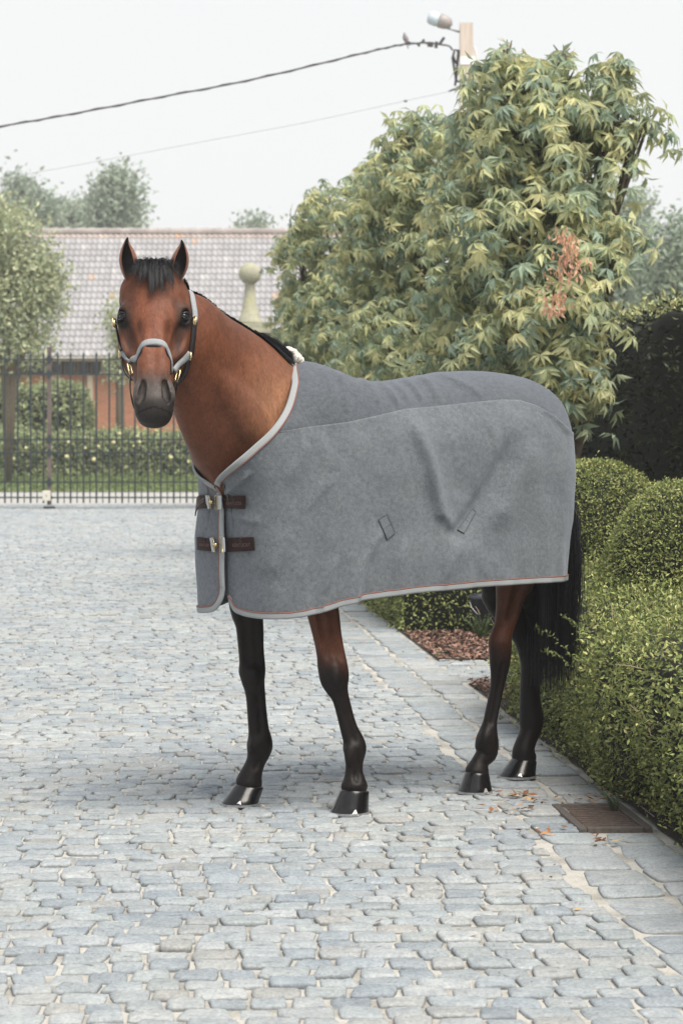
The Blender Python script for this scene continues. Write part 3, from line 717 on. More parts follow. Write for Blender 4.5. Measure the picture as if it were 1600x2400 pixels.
def emboss(Gd, nm, parent, word):
    a, b = Gd.shape[:2]; X = Gd[-1, b//2]-Gd[0, b//2]; wdt = np.linalg.norm(X); X = X/wdt; Y = np.cross(nm, X); Y /= np.linalg.norm(Y)
    if Y[2] < 0: Y = -Y
    c = Gd[a//2, b//2]; Mx = Matrix(((X[0], Y[0], nm[0], 0), (X[1], Y[1], nm[1], 0), (X[2], Y[2], nm[2], 0), (0, 0, 0, 1)))
    cu = bpy.data.curves.new('lettering', 'FONT'); cu.body = word; cu.size = .012; cu.align_x = 'CENTER'; cu.align_y = 'CENTER'; cu.extrude = .0004; cu.space_character = 1.05
    ob = bpy.data.objects.new('lettering', cu); C.objects.link(ob)
    dg = bpy.context.evaluated_depsgraph_get(); me = bpy.data.meshes.new_from_object(ob.evaluated_get(dg)); bpy.data.objects.remove(ob)
    xs = [v.co.x for v in me.vertices]; sc = wdt*.66/max(1e-6, max(xs)-min(xs))
    V = []; Fc = []
    for v in me.vertices: V.append(Vector((v.co.x*sc, v.co.y*sc-.008, v.co.z+.0012)))
    Fc = [tuple(p.vertices) for p in me.polygons]
    mb = MB(); mb.add(V, Fc)
    # crest above the word: a small arched horse-head stroke
    pts = [Vector((.009*cos(q)*.55, .0115+.0065*sin(q), .0014)) for q in np.linspace(.5, 4.4, 9)]
    mb.tube(pts, .0007, 5)
    mb.tube([Vector((-.004, .004, .0014)), Vector((0, .0075, .0014)), Vector((.005, .006, .0014))], .0007, 5)
    Tm = Matrix.Translation(c+nm*.0006) @ Mx
    mb.v = [tuple(Tm @ Vector(v)) for v in mb.v]
    return mb
M_emb = plain('embossing', (.085, .04, .038), .35, var=.1, bump=0)
for quad, f, off in [
    (((517, 1137), (567, 1136), (568, 1168), (517, 1168)), FN, .0145), (((527, 1235), (585, 1233), (588, 1264), (527, 1268)), FN, .011),
    (((448, 1137), (478, 1136), (482, 1167), (450, 1168)), FF, .009), (((456, 1233), (489, 1236), (493, 1266), (457, 1263)), FF, .009)]:
    Gd, nm = patch('leather_strap', quad, f, M_leather, .0045, off)
    mb = emboss(Gd, nm, rug, 'KENTUCKY'); mb.build('embossed_lettering', M_emb, rug)
    # webbing keeper at the inner end
M_stitch = plain('stitching', (.07, .077, .085), .9, bump=0)
for quad in (((868, 1193), (887, 1181), (906, 1224), (888, 1239)), ((1083, 1169), (1091.5, 1176.5), (1064, 1225.5), (1049, 1217))):
    Gd, nm = patch('surcingle_loop', quad, FN, M_rug, .006, .0040)
    a, b = Gd.shape[:2]; rim = [Gd[i, 0] for i in range(a)]+[Gd[-1, j] for j in range(1, b)]+[Gd[i, -1] for i in range(a-2, -1, -1)]+[Gd[0, j] for j in range(b-2, -1, -1)]
    mb = MB(); mb.tube([Vector(p+nm*.0006) for p in rim], .0013, 5, cap=False); mb.build('stitching', M_stitch, rug, smooth=True)
    mb = MB(); mb.tube([Vector((Gd[i, b//2-1]+Gd[i, b//2])/2+nm*.0004) for i in range(a)] if a > b else [Vector(Gd[a//2, j]+nm*.0004) for j in range(b)], .0009, 5); mb.build('stitching', M_stitch, rug, smooth=True)
M_web = plain('webbing', (.42, .44, .46), .85, var=.1, scale=500, bump=.4, spec=.2, dist=.001)
def rugpt(x, y, f, off):
    p, n, _, _ = f(x, y); return Vector(p+n*off)
for (nearq, farq, hook) in (
    (((507, 1135), (516, 1135), (517, 1169), (508, 1169)), ((479, 1136), (486, 1136), (490, 1168), (483, 1168)), (496, 1150)),
    (((518, 1234), (527, 1234), (529, 1268), (520, 1268)), ((488, 1235), (495, 1235), (500, 1267), (493, 1267)), (506, 1250))):
    patch('webbing_loop', nearq, FF, M_web, .004, .017, nu=4, nv=6)
    patch('webbing_loop', farq, FF, M_web, .004, .014, nu=4, nv=6)
    mb = MB()
    for (q, f, s_) in ((nearq, FF, -1), (farq, FF, 1)):
        xs = [q[0], q[3]] if s_ < 0 else [q[1], q[2]]
        a = rugpt(xs[0][0], xs[0][1]-1, f, .017); b = rugpt(xs[1][0], xs[1][1]+1, f, .017)
        c = rugpt(xs[1][0]+s_*4, xs[1][1]+1, f, .019); d = rugpt(xs[0][0]+s_*4, xs[0][1]-1, f, .019)
        mb.tube([a, d, c, b, a], .0016, 6)
    hp = rugpt(hook[0], hook[1], FF, .022)
    mb.lathe(hp, [(.0005, -.008), (.006, -.0055), (.008, 0), (.006, .0055), (.0005, .008)], 12)
    a = rugpt(farq[1][0]+3, hook[1]+2, FF, .02); b = rugpt(nearq[0][0]-3, hook[1], FN, .022)
    mb.tube([a, (a+hp)/2+Vector((0, 0, .002)), hp], [.003, .0045, .005], 8)
    mb.tube([hp, (b+hp)/2+Vector((0, 0, .004)), b, b+Vector((0, 0, -.008))], [.005, .0035, .003, .002], 8)
    mb.tube([hp+Vector((0, 0, -.004)), (b+hp)/2+Vector((0, 0, -.007)), b+Vector((0, 0, -.012))], [.004, .003, .002], 8)
    mb.build('hook_clasp', M_brass, rug, smooth=True)
# ------------------------------------------------------------------ HOOVES
g = NG('hoof_horn'); f = g.noise(60, 4, .6, g.map((1, 1, .25)))
g.col(g.ramp(f, [(.35, (.003, .003, .0035)), (.7, (.010, .009, .010))])); g.set(Roughness=.22); g.b.inputs['Specular IOR Level'].default_value = .45
g.bump(f, .12, .002); M_hoof = g.m
M_steel = plain('worn_steel', (.45, .45, .46), .32, .9, var=.15, scale=90, bump=.1)
M_clip = plain('bare_steel', (.70, .70, .70), .38, .6, var=.08, scale=90, bump=.05)
def hoof(tc, tw, bc, bw, w, az, clip_a):
    """top centre/width and ground centre/width in photo pixels, plane y=w, az = toe direction in the local frame"""
    t = PW(tc[0], tc[1], w); b = PW(bc[0], bc[1], w); b.z = .010
    dt = L2W(*t).y; rt = tw/2/F*dt; rb = bw/2/F*dt; n = 36
    V = []; Fc = []; prof = [(-.02, 1.0), (.0, 1.0), (.25, .985), (.55, .985), (.85, .99), (.97, .985), (1.03, .95), (1.06, .80), (1.07, .5)]
    tx, ty = cos(az), sin(az)
    for (h, sc) in prof:
        hh = min(max(h, 0), 1); cx = b.x+(t.x-b.x)*hh; cy = b.y+(t.y-b.y)*hh; r = (rb+(rt-rb)*hh)*sc; z = b.z+(t.z-b.z)*h
        for j in range(n):
            a = 2*pi*j/n; f_ = cos(a); s_ = sin(a)
            rr = r*(1+.05*f_-.05*max(-f_, 0)**2*(1-.3*hh)); hz = (-.016 if h > .9 else -.016*h)*(.5-.5*f_)
            heel = 1-.10*max(0, -f_-.8)/.2
            x = f_*rr*heel*1.03; y = s_*rr*.97
            V.append((cx+x*tx-y*ty, cy+x*ty+y*tx, z+hz*(1 if h > .05 else 0)))
    for i in range(len(prof)-1):
        for j in range(n): Fc.append((i*n+j, i*n+(j+1) % n, (i+1)*n+(j+1) % n, (i+1)*n+j))
    Fc.append(tuple(range(n-1, -1, -1))); Fc.append(tuple(range((len(prof)-1)*n, len(prof)*n)))
    h = mesh('hoof', V, Fc, M_hoof, horse)
    mb = MB(); Vs = []; Fs = []; ins = .78; k = 30
    for j in range(k+1):
        a = radians(-152)+radians(304)*j/k; f_ = cos(a); s_ = sin(a); rr = rb*(1+.05*f_-.05*max(-f_, 0)**2)
        for (q, z) in ((1.035, .0005), (1.035, .0095), (ins, .0095), (ins, .0005)):
            x = f_*rr*1.03*q; y = s_*rr*.97*q; Vs.append((b.x+x*tx-y*ty, b.y+x*ty+y*tx, z))
    for j in range(k):
        for q in range(4): Fs.append((j*4+q, j*4+(q+1) % 4, (j+1)*4+(q+1) % 4, (j+1)*4+q))
    Fs += [(0, 3, 2, 1), (k*4, k*4+1, k*4+2, k*4+3)]
    mb.add(Vs, Fs); mb.build('horseshoe', M_steel, h)
    # clip drawn up on the wall, angle clip_a in the local frame
    mb = MB(); a0 = clip_a-az
    def wl_(a, hgt, o):
        f_ = cos(a); s_ = sin(a); rr = (rb+(rt-rb)*hgt/.08)*(1+.05*f_-.05*max(-f_, 0)**2)+o; x = f_*rr*1.03; y = s_*rr*.97
        sh = hgt/.08; cx = b.x+(t.x-b.x)*sh; cy = b.y+(t.y-b.y)*sh
        return (cx+x*tx-y*ty, cy+x*ty+y*tx, hgt)
    Vc = []
    for o in (.0, .0045):
        for (da, hg) in ((-.22, .002), (-.12, .011), (-.03, .023), (.03, .024), (.13, .011), (.22, .002)): Vc.append(wl_(a0+da, hg+.001, o))
    mb.add(Vc, [(11, 10, 9, 8, 7, 6), (0, 1, 2, 3, 4, 5)]+[(i, i+6, (i+1) % 6+6, (i+1) % 6) for i in range(6)])
    mb.build('toe_clip', M_clip, h)
    return h
CAMA = atan2(W2L(Vector((0, 0, 0))).y, W2L(Vector((0, 0, 0))).x)   # direction of the camera in the local frame
hoof((586, 1838), 68, (565, 1881), 88, .2, pi-.05, CAMA-.15)
hoof((831, 1850), 71, (820, 1894), 92, -.2, pi+.55, CAMA+.20)
hoof((1118, 1809), 59, (1114, 1855), 82, -.10, pi+.45, CAMA+.55)
hoof((1229, 1777), 60, (1214, 1815), 88, .10, pi-.05, CAMA-.05)
# ------------------------------------------------------------------ EYES
g = NG('eye_dark'); g.b.inputs['Base Color'].default_value = (.006, .004, .003, 1); g.set(Roughness=.06); g.b.inputs['Specular IOR Level'].default_value = .35; M_eye = g.m
for s in (-1, 1):
    mb = MB(); c = HD(.190, s*.1045, -.057); r = .0185
    mb.lathe(c, [(r*cos(a), r*sin(a)) for a in np.linspace(-pi/2+.05, pi/2-.05, 15)], 24)
    mb.build('eye', M_eye, horse, smooth=True)
    # eyelids: rims over and under the eyeball
    nrm = (Vector(hbl)*.62+Vector(hcl)*s*.78).normalized(); upv = -Vector(hal); upv = (upv-nrm*upv.dot(nrm)).normalized(); sdv = upv.cross(nrm).normalized()
    for (sg, rad, up0, thick) in ((1, .0195, .0105, .0048), (-1, .0195, .0110, .0030)):
        mb = MB(); pts = []
        for a in np.linspace(-1.15, 1.15, 12):
            d_ = (nrm*cos(a)+sdv*sin(a)); e_ = sg*(up0*cos(a*1.2)+.002)/rad; p = (d_*cos(e_)+upv*sin(e_)).normalized(); pts.append(c+p*(rad+.001))
        rr = [thick*(.35+.65*sin(pi*i/11)) for i in range(12)]
        mb.tube(pts, rr, 8); mb.build('eyelid', BLKM if 'BLKM' in globals() else black_hair, horse, smooth=True)
# ------------------------------------------------------------------ EARS
g = NG('ear_skin'); a = g.attr(); f1 = g.noise(300, 4, .6, g.map((1, 1, .3)))
g.col(g.mix(.5, a, g.ramp(f1, [(.3, (.5, .5, .5)), (.7, (1.4, 1.4, 1.4))]), 'MULTIPLY')); g.set(Roughness=.6); g.b.inputs['Sheen Weight'].default_value = .2; g.bump(f1, .3, .002); M_ear = g.m
def ear(base, tip, s, turn):
    b0 = W2L(P(*base)); t0 = W2L(P(*tip)); ax = (t0-b0); L = ax.length; ax.normalize()
    fr = Vector(hbl)*cos(turn)+Vector(hcl)*s*sin(turn); fr = (fr-ax*fr.dot(ax)).normalized(); sd_ = ax.cross(fr)
    if sd_.dot(Vector(hcl)) < 0: sd_ = -sd_      # to the picture's right
    out = sd_*s                                     # away from the middle of the head
    ts = [0, .08, .18, .32, .48, .62, .74, .84, .92, .97, 1.0]
    wo_ = [.018, .022, .027, .032, .033, .029, .023, .016, .010, .006, .002]      # outer half width
    wi_ = [.018, .025, .031, .036, .035, .028, .019, .009, .004, .003, .002]
    V = []; cols = []; n = 22; Fc = []
    for k, t in enumerate(ts):
        c = b0+ax*(L*t)-fr*.010*sin(pi*t)+out*(.006*sin(pi*t*.9))
        w_ = (wo_[k]+wi_[k])/2; shift = (wo_[k]-wi_[k])/2; dp = w_*1.05 if t < .9 else w_*.8
        for sh in (0, 1):
            q = 1.0 if sh == 0 else max(.3, 1-.0035/max(w_, .004))
            for j in range(n):
                a = radians(-138)+radians(276)*j/(n-1)
                p = c+out*(shift+sin(a)*w_*q)-fr*(cos(a)*dp*q)
                V.append(p)
                inner_side = sin(a) < 0
                if sh == 0: cc = np.array([.16, .055, .025]) if t > .12 else np.array([.13, .05, .025])
                else:
                    rim = abs(a)/radians(138)
                    cc = np.array([.012, .009, .009])
                    if inner_side: cc = cc+(np.array([.16, .05, .02])-cc)*ss(np.array(rim), .45, .9)  # rim towards the head centre coloured brown as if lit
                    else: cc = cc+(np.array([.035, .016, .010])-cc)*ss(np.array(rim), .3, .9)
                    if t < .14: cc = cc+(np.array([.05, .02, .012])-cc)*.7
                cc = cc+(np.array([.006, .006, .007])-cc)*ss(np.array(t), .82, .93)
                cols.append(cc)
    row = 2*n
    for k in range(len(ts)-1):
        for j in range(n-1):
            Fc.append((k*row+j, (k+1)*row+j, (k+1)*row+j+1, k*row+j+1))
            Fc.append((k*row+n+j, k*row+n+j+1, (k+1)*row+n+j+1, (k+1)*row+n+j))
        Fc.append((k*row, k*row+n, (k+1)*row+n, (k+1)*row)); Fc.append((k*row+n-1, (k+1)*row+n-1, (k+1)*row+2*n-1, k*row+2*n-1))
    k = len(ts)-1
    for j in range(n-1): Fc.append((k*row+j, k*row+n+j, k*row+n+j+1, k*row+j+1))
    o = mesh('ear', V, Fc, M_ear, horse, attr=np.array(cols))
    m_s = o.modifiers.new('sub', 'SUBSURF'); m_s.levels = 1; m_s.render_levels = 1
    return o
ear((305, 655, 8.63), (300.5, 555, 8.60), -1, .12)
ear((415, 655, 8.63), (424, 561, 8.60), 1, .12)
# ------------------------------------------------------------------ HAIR
def snap(p, off, maxd=.08):
    loc, nrm, i, d = BV.find_nearest(p)
    if loc is None or d > maxd: return p
    nrm = nrm if nrm.length > 0 else Vector((0, 0, 1))
    if (p-loc).dot(nrm) < off: return loc+nrm*off
    return p
g = NG('mane_hair'); f = g.noise(40, 3, .6); oi = g.n('ShaderNodeNewGeometry')
g.col(g.ramp(oi.outputs['Random Per Island'], [(0, (.003, .003, .004)), (.8, (.006, .006, .009)), (1, (.020, .021, .030))])); g.set(Roughness=.5); g.b.inputs['Specular IOR Level'].default_value = .28
g.b.inputs['Sheen Weight'].default_value = .0; M_hair = g.m
def strands(mb, n, fn, r0=.0011, seg=7):
    for _ in range(n):
        pts = fn()
        if pts is None: continue
        k = len(pts); mb.tube(pts, [r0*(1-.8*(i/(k-1))**2) for i in range(k)], 3, cap=False)
# forelock
mb = MB(); clumps = [(-.062, .085), (-.05, .12), (-.034, .10), (-.012, .165), (-.002, .175), (.012, .15), (.03, .165), (.045, .12), (.058, .15), (.07, .17), (-.072, .10)]
def forelock():
    a = R.gauss(0, .5); a = max(-1, min(1, a)); cl = R.choice(clumps)
    cl = min(clumps, key=lambda q: abs(q[0]-a*.075)+R.random()*.014)
    loose = R.random() < .35
    if loose: cl = (a*.085+R.gauss(0, .012), R.uniform(.06, .13))
    r = Vector((R.uniform(-.012, .022), a*.052+R.gauss(0, .006), 0)); L = cl[1]*(.45+.55*R.random()**.7); spread = a*.8
    pts = []
    for i in range(9):
        t = i/8; c = r.y*(1-t)+cl[0]*(t)+R.gauss(0, .0012)+ (cl[0]-.0)*.0; c = r.y+(cl[0]+R.gauss(0, .0045)-r.y)*(t**.8)
        tt = -.028+r.x+L*t; bb = -.05+.085*sin(min(t*1.6, 1)*pi/2)
        p = HD(tt, c, bb); p = snap(p, .004+.010*(1-t)*R.random())
        pts.append(p)
    return pts
strands(mb, 1300, forelock, .0008)
def wisp():
    s = -1; a = R.random(); pts = []
    for i in range(6):
        t = i/5; pts.append(HD(.03+.10*t*(.6+.4*a), s*(.085+.040*t*a), -.09-.02*a))
    return pts
strands(mb, 26, wisp, .0007)
mb.build('forelock', M_hair, horse, smooth=True)
# mane along the crest, falling to the far side
CREST = [(425, 660), (450, 680), (490, 708), (530, 738), (571, 768), (600, 785), (628, 800), (655, 818), (680, 842)]
def crest_pt(q, up=.0):
    """top of the neck near displayed crest parameter q in 0..1"""
    f_ = q*(len(CREST)-1); i = min(int(f_), len(CREST)-2); u_ = f_-i
    px = CREST[i][0]*(1-u_)+CREST[i+1][0]*u_; py = CREST[i][1]*(1-u_)+CREST[i+1][1]*u_
    w = -.10*(1-q)**1.5; return PW(px, py+6, w)
mb = MB()
def mane():
    q = R.random(); p0 = crest_pt(q); loc, nrm, i, d = BV.find_nearest(p0)
    p0 = loc+Vector((0, R.uniform(-.010, .018), 0)); L = R.uniform(.07, .13); pts = []
    for i in range(7):
        t = i/6; p = p0+Vector((.03*t*t*L/.1, .10*sin(t*1.4)*L/.1, .014*sin(min(1, t*2.2)*pi)*.8-.085*t**1.7*L/.1)); pts.append(snap(p, .003+.006*R.random()))
    return pts
strands(mb, 1500, mane, .0014)
def tuft():
    a = R.random(); p0 = crest_pt(.58+.36*a); loc, nrm, i, d = BV.find_nearest(p0); p0 = loc+nrm*.002
    end = PW(684+R.gauss(0, 3.5)-20*(1-a)*R.random(), 862-30*R.random()**2-10*a, -.06); pts = []
    m1 = p0.lerp(end, .45)+Vector((0, -.01, .035*(1-a)+.012))
    for i in range(9):
        t = i/8; p = p0*(1-t)**2+m1*2*t*(1-t)+end*t*t; p = p+Vector((R.gauss(0, .0012), R.gauss(0, .0012), R.gauss(0, .0012))); pts.append(snap(p, .006+.007*R.random()))
    return pts
strands(mb, 900, tuft, .0014)
mb.build('mane', M_hair, horse, smooth=True)
# tail
mb = MB()
def tail():
    a = R.uniform(-1, 1); b = R.gauss(0, .5); z1 = .30+.22*R.random()**.7+.06*abs(a); pts = []
    root = Vector((1.205+.012*R.random(), a*.03, 1.40+.04*R.random())); wd = .075+.03*R.random()
    for i in range(11):
        t = i/10; z = root.z+(z1-root.z)*t
        sp = sin(min(1, t*1.25)*pi*.62)/.95
        x = root.x+.055*sin(min(t*3, 1)*pi/2)-.03*t+b*.045*sp+R.gauss(0, .0015); y = root.y+a*wd*sp*1.25-.015*t+R.gauss(0, .0015)
        pts.append(Vector((x, y, z)))
    return pts
strands(mb, 1500, tail, .0019)
mb.build('tail', M_hair, horse, smooth=True)
mb = MB(); mb.tube([Vector((1.16, 0, 1.46)), Vector((1.225, 0, 1.38)), Vector((1.25, 0, 1.2)), Vector((1.25, -.005, 1.0)), Vector((1.24, -.01, .7)), Vector((1.23, -.012, .48))], [.035, .04, .062, .078, .07, .03], 14, flat=.75)
mb.build('tail_dock', M_hair, horse, smooth=True)
# ------------------------------------------------------------------ FLEECE PAD on the withers
g = NG('white_fleece'); f = g.noise(160, 4, .7); g.col(g.ramp(f, [(.3, (.62, .58, .50)), (.7, (.86, .83, .76))])); g.set(Roughness=.95); g.b.inputs['Sheen Weight'].default_value = .4; g.bump(f, .9, .006); M_fleece = g.m
def blob(name, ctrs, rads, mat, parent, jit=.003, label=None):
    mb = MB(); Vv = []; n = 20; pts = cr(np.array([(*c, r) for c, r in zip(ctrs, rads)]), 8); m = len(pts)
    mb.tube([Vector(p[:3]) for p in pts], [max(.002, p[3]) for p in pts], n)
    for i, v in enumerate(mb.v): mb.v[i] = tuple(Vector(v)+Vector((R.gauss(0, jit), R.gauss(0, jit), R.gauss(0, jit))))
    o = mb.build(name, mat, parent, smooth=True, label=label); return o
q = [PW(667, 818, -.03), PW(672, 821, -.035), PW(684, 829, -.035), PW(697, 840, -.035), PW(705, 847, -.035), PW(707, 850, -.035)]
blob('fleece_pad', q, [.006, .017, .021, .019, .014, .005], M_fleece, rug, .0016, label='white fleece pad at the withers')
# ------------------------------------------------------------------ HALTER
halter = empty('halter'); halter.parent = horse; prop(halter, 'grey padded halter with brass fittings')
M_pad = plain('halter_padding', (.27, .285, .30), .75, var=.15, scale=220, bump=.3, spec=.25)
M_strap = plain('halter_leather', (.012, .009, .011), .4, var=.3, scale=150, bump=.2)
def ribbon(name, guess, width, thick, mat, off=.003, parent=halter, n=6, wrap=True, tw=None, snapd=.06):
    Q_ = cr(np.array([tuple(HD(*q)) for q in guess]), n); pts = []; nr = []
    for q in Q_:
        loc, nrm, i, d = BV.find_nearest(Vector(q))
        if wrap and d < snapd: pts.append(loc+nrm*off); nr.append(nrm)
        else: pts.append(Vector(q)); nr.append(nrm)
    for _ in range(3):
        pts = [pts[0]]+[(pts[i-1]+pts[i]*2+pts[i+1])/4 for i in range(1, len(pts)-1)]+[pts[-1]]
        nr = [nr[0]]+[(nr[i-1]+nr[i]*2+nr[i+1]).normalized() for i in range(1, len(nr)-1)]+[nr[-1]]
    V = []; Fc = []; m = len(pts)
    for i in range(m):
        t = (pts[min(i+1, m-1)]-pts[max(i-1, 0)]).normalized(); nn = (nr[i]-t*nr[i].dot(t)).normalized(); s_ = t.cross(nn)
        for (a, b) in ((-.5, 0), (-.46, .6), (-.3, 1), (0, 1.12), (.3, 1), (.46, .6), (.5, 0), (0, -.1)): V.append(pts[i]+s_*a*width+nn*b*thick)
    for i in range(m-1):
        for j in range(8): Fc.append((i*8+j, i*8+(j+1) % 8, (i+1)*8+(j+1) % 8, (i+1)*8+j))
    Fc += [tuple(range(7, -1, -1)), tuple(range((m-1)*8, m*8))]
    return mesh(name, V, Fc, mat, parent), pts
tl_, tr_ = .372, .398
ribbon('noseband', [(tl_, -.083, -.075), (.350, -.072, -.045), (.328, -.046, -.010), (.318, 0, .006), (.330, .046, -.010), (.362, .072, -.045), (tr_, .082, -.075)], .024, .0048, M_pad)
ribbon('noseband_backing', [(tl_+.004, -.081, -.075), (.354, -.070, -.045), (.333, -.044, -.010), (.323, 0, .006), (.335, .044, -.010), (.366, .070, -.045), (tr_+.004, .080, -.075)], .027, .003, M_strap, off=.001)
for s, tr in ((-1, tl_), (1, tr_)):
    ribbon('cheek_piece', [(tr-.004, s*.088, -.085), (tr-.04, s*.104, -.11), (tr-.075, s*.122, -.135)] if s < 0 else [(tr-.004, s*.086, -.085), (tr-.05, s*.104, -.11), (tr-.10, s*.120, -.125)], .024, .006, M_pad, off=.005)
    ribbon('cheek_strap', [(.305, s*.122, -.13), (.27, s*.126, -.11), (.235, s*.128, -.095), (.205, s*.130, -.088)], .020, .004, M_strap, off=.007)
    ribbon('crown_piece', [(.20, s*.128, -.09), (.15, s*.125, -.10), (.10, s*.112, -.115), (.05, s*.10, -.12), (.0, s*.08, -.115)], .022, .006, M_pad, off=.004)
    # fittings
    mb = MB()
    def ring(c, w, h, ax, up, r=.0026):
        ax = ax.normalized(); up = (up-ax*up.dot(ax)).normalized(); pts = []
        for a in np.linspace(0, 2*pi, 25)[:-1]:
            e = 3.2; x = (abs(cos(a))**(2/e))*(1 if cos(a) >= 0 else -1)*w/2; y = (abs(sin(a))**(2/e))*(1 if sin(a) >= 0 else -1)*h/2; pts.append(c+ax*x+up*y)
        pts.append(pts[0]); mb.tube(pts, r, 8, cap=False)
    side = (Vector(hcl)*s); fwd = Vector(hbl); dn = Vector(hal)
    ring(snap(HD(tr+.018, s*.084, -.080), .010), .026, .046, (fwd+side*.55), -dn+side*.25)
    mb.build('brass_ring', M_brass, halter, smooth=True); mb = MB()
    ring(snap(HD(.312, s*.121, -.125), .010), .018, .030, (fwd+side*.3), -dn)
    mb.build('brass_ring', M_brass, halter, smooth=True); mb = MB()
    c = snap(HD(.202, s*.127, -.078), .012); ring(c, .026, .032, fwd+side*.45, -dn)
    mb.tube([c-dn*.014, c+dn*.016], [.0075, .0045], 8); mb.build('brass_buckle', M_brass, halter, smooth=True)
ribbon('chin_strap', [(tl_+.04, -.082, -.085), (.46, -.082, -.115), (.52, -.066, -.155), (.55, -.03, -.175), (.55, .03, -.175), (.51, .062, -.15), (.45, .078, -.115), (tr_+.04, .082, -.09)], .016, .004, M_strap, wrap=False)
ribbon('throat_strap', [(.31, -.115, -.13), (.36, -.095, -.20), (.39, -.04, -.25), (.39, .04, -.25), (.35, .095, -.20), (.31, .118, -.13)], .018, .004, M_strap, off=.006)
# whiskers
mb = MB()
for _ in range(26):
    s = R.choice((-1, 1)); p = HD(R.uniform(.50, .575), s*R.uniform(.03, .06), R.uniform(-.09, -.04)); loc, nrm, i, d = BV.find_nearest(p); dd = (nrm+Vector((R.gauss(0, .3), R.gauss(0, .3), R.gauss(-.2, .3)))).normalized(); L = R.uniform(.02, .045)
    mb.tube([loc, loc+dd*L*.5, loc+dd*L+Vector((0, 0, -L*.25))], [.0004, .0003, .0001], 3, cap=False)
mb.build('whiskers', M_hair, horse, kind='stuff')
# ------------------------------------------------------------------ GROUND
EL = Vector((-.0955, 1, 0)).normalized(); EP = Vector((EL.y, -EL.x, 0))       # along the kerb line / to its right
E0 = Vector((1.171, 8.3, 0))
def SQ(s, q, z=0): p = E0+EL*s+EP*q; return Vector((p.x, p.y, z))             # s along the path edge, q to the right of it
rs = np.random.default_rng(11)
g = NG('pale_ground'); f1 = g.noise(3, 5); f2 = g.noise(60, 4)
g.col(g.mix(.5, g.ramp(f1, [(.3, (.30, .30, .29)), (.7, (.38, .375, .36))]), g.ramp(f2, [(.3, (.28, .27, .25)), (.7, (.42, .41, .39))]))); g.set(Roughness=.9); M_ground = g.m
mesh('ground', [(-900, -60, -.03), (900, -60, -.03), (900, 1600, -.03), (-900, 1600, -.03)], [(0, 1, 2, 3)], M_ground, kind='structure')
g = NG('joint_sand'); f1 = g.noise(140, 5, .7); f2 = g.noise(5, 4)
g.col(g.mix(.5, g.ramp(f1, [(.3, (.22, .205, .18)), (.6, (.52, .50, .46))]), g.ramp(f2, [(.38, (.18, .17, .15)), (.55, (.50, .48, .44))]))); g.set(Roughness=.95); g.bump(f1, .8, .006); M_sand = g.m
g = NG('cobble_stone'); a = g.attr(); f1 = g.noise(90, 6, .68); f2 = g.noise(14, 5, .6); f3 = g.noise(1.1, 3)
c1 = g.mix(.55, a, g.ramp(f1, [(.30, (.42, .43, .45)), (.70, (1.5, 1.5, 1.48))]), 'MULTIPLY')
c2 = g.mix(.6, c1, g.ramp(f2, [(.3, (.68, .71, .75)), (.7, (1.25, 1.23, 1.2))]), 'MULTIPLY')
c3 = g.mix(.6, c2, g.ramp(f3, [(.35, (.88, .9, .93)), (.65, (1.12, 1.09, 1.05))]), 'MULTIPLY')
g.col(c3); g.set(Roughness=.72); g.b.inputs['Specular IOR Level'].default_value = .4; g.bump(f1, .9, .006); M_cob = g.m
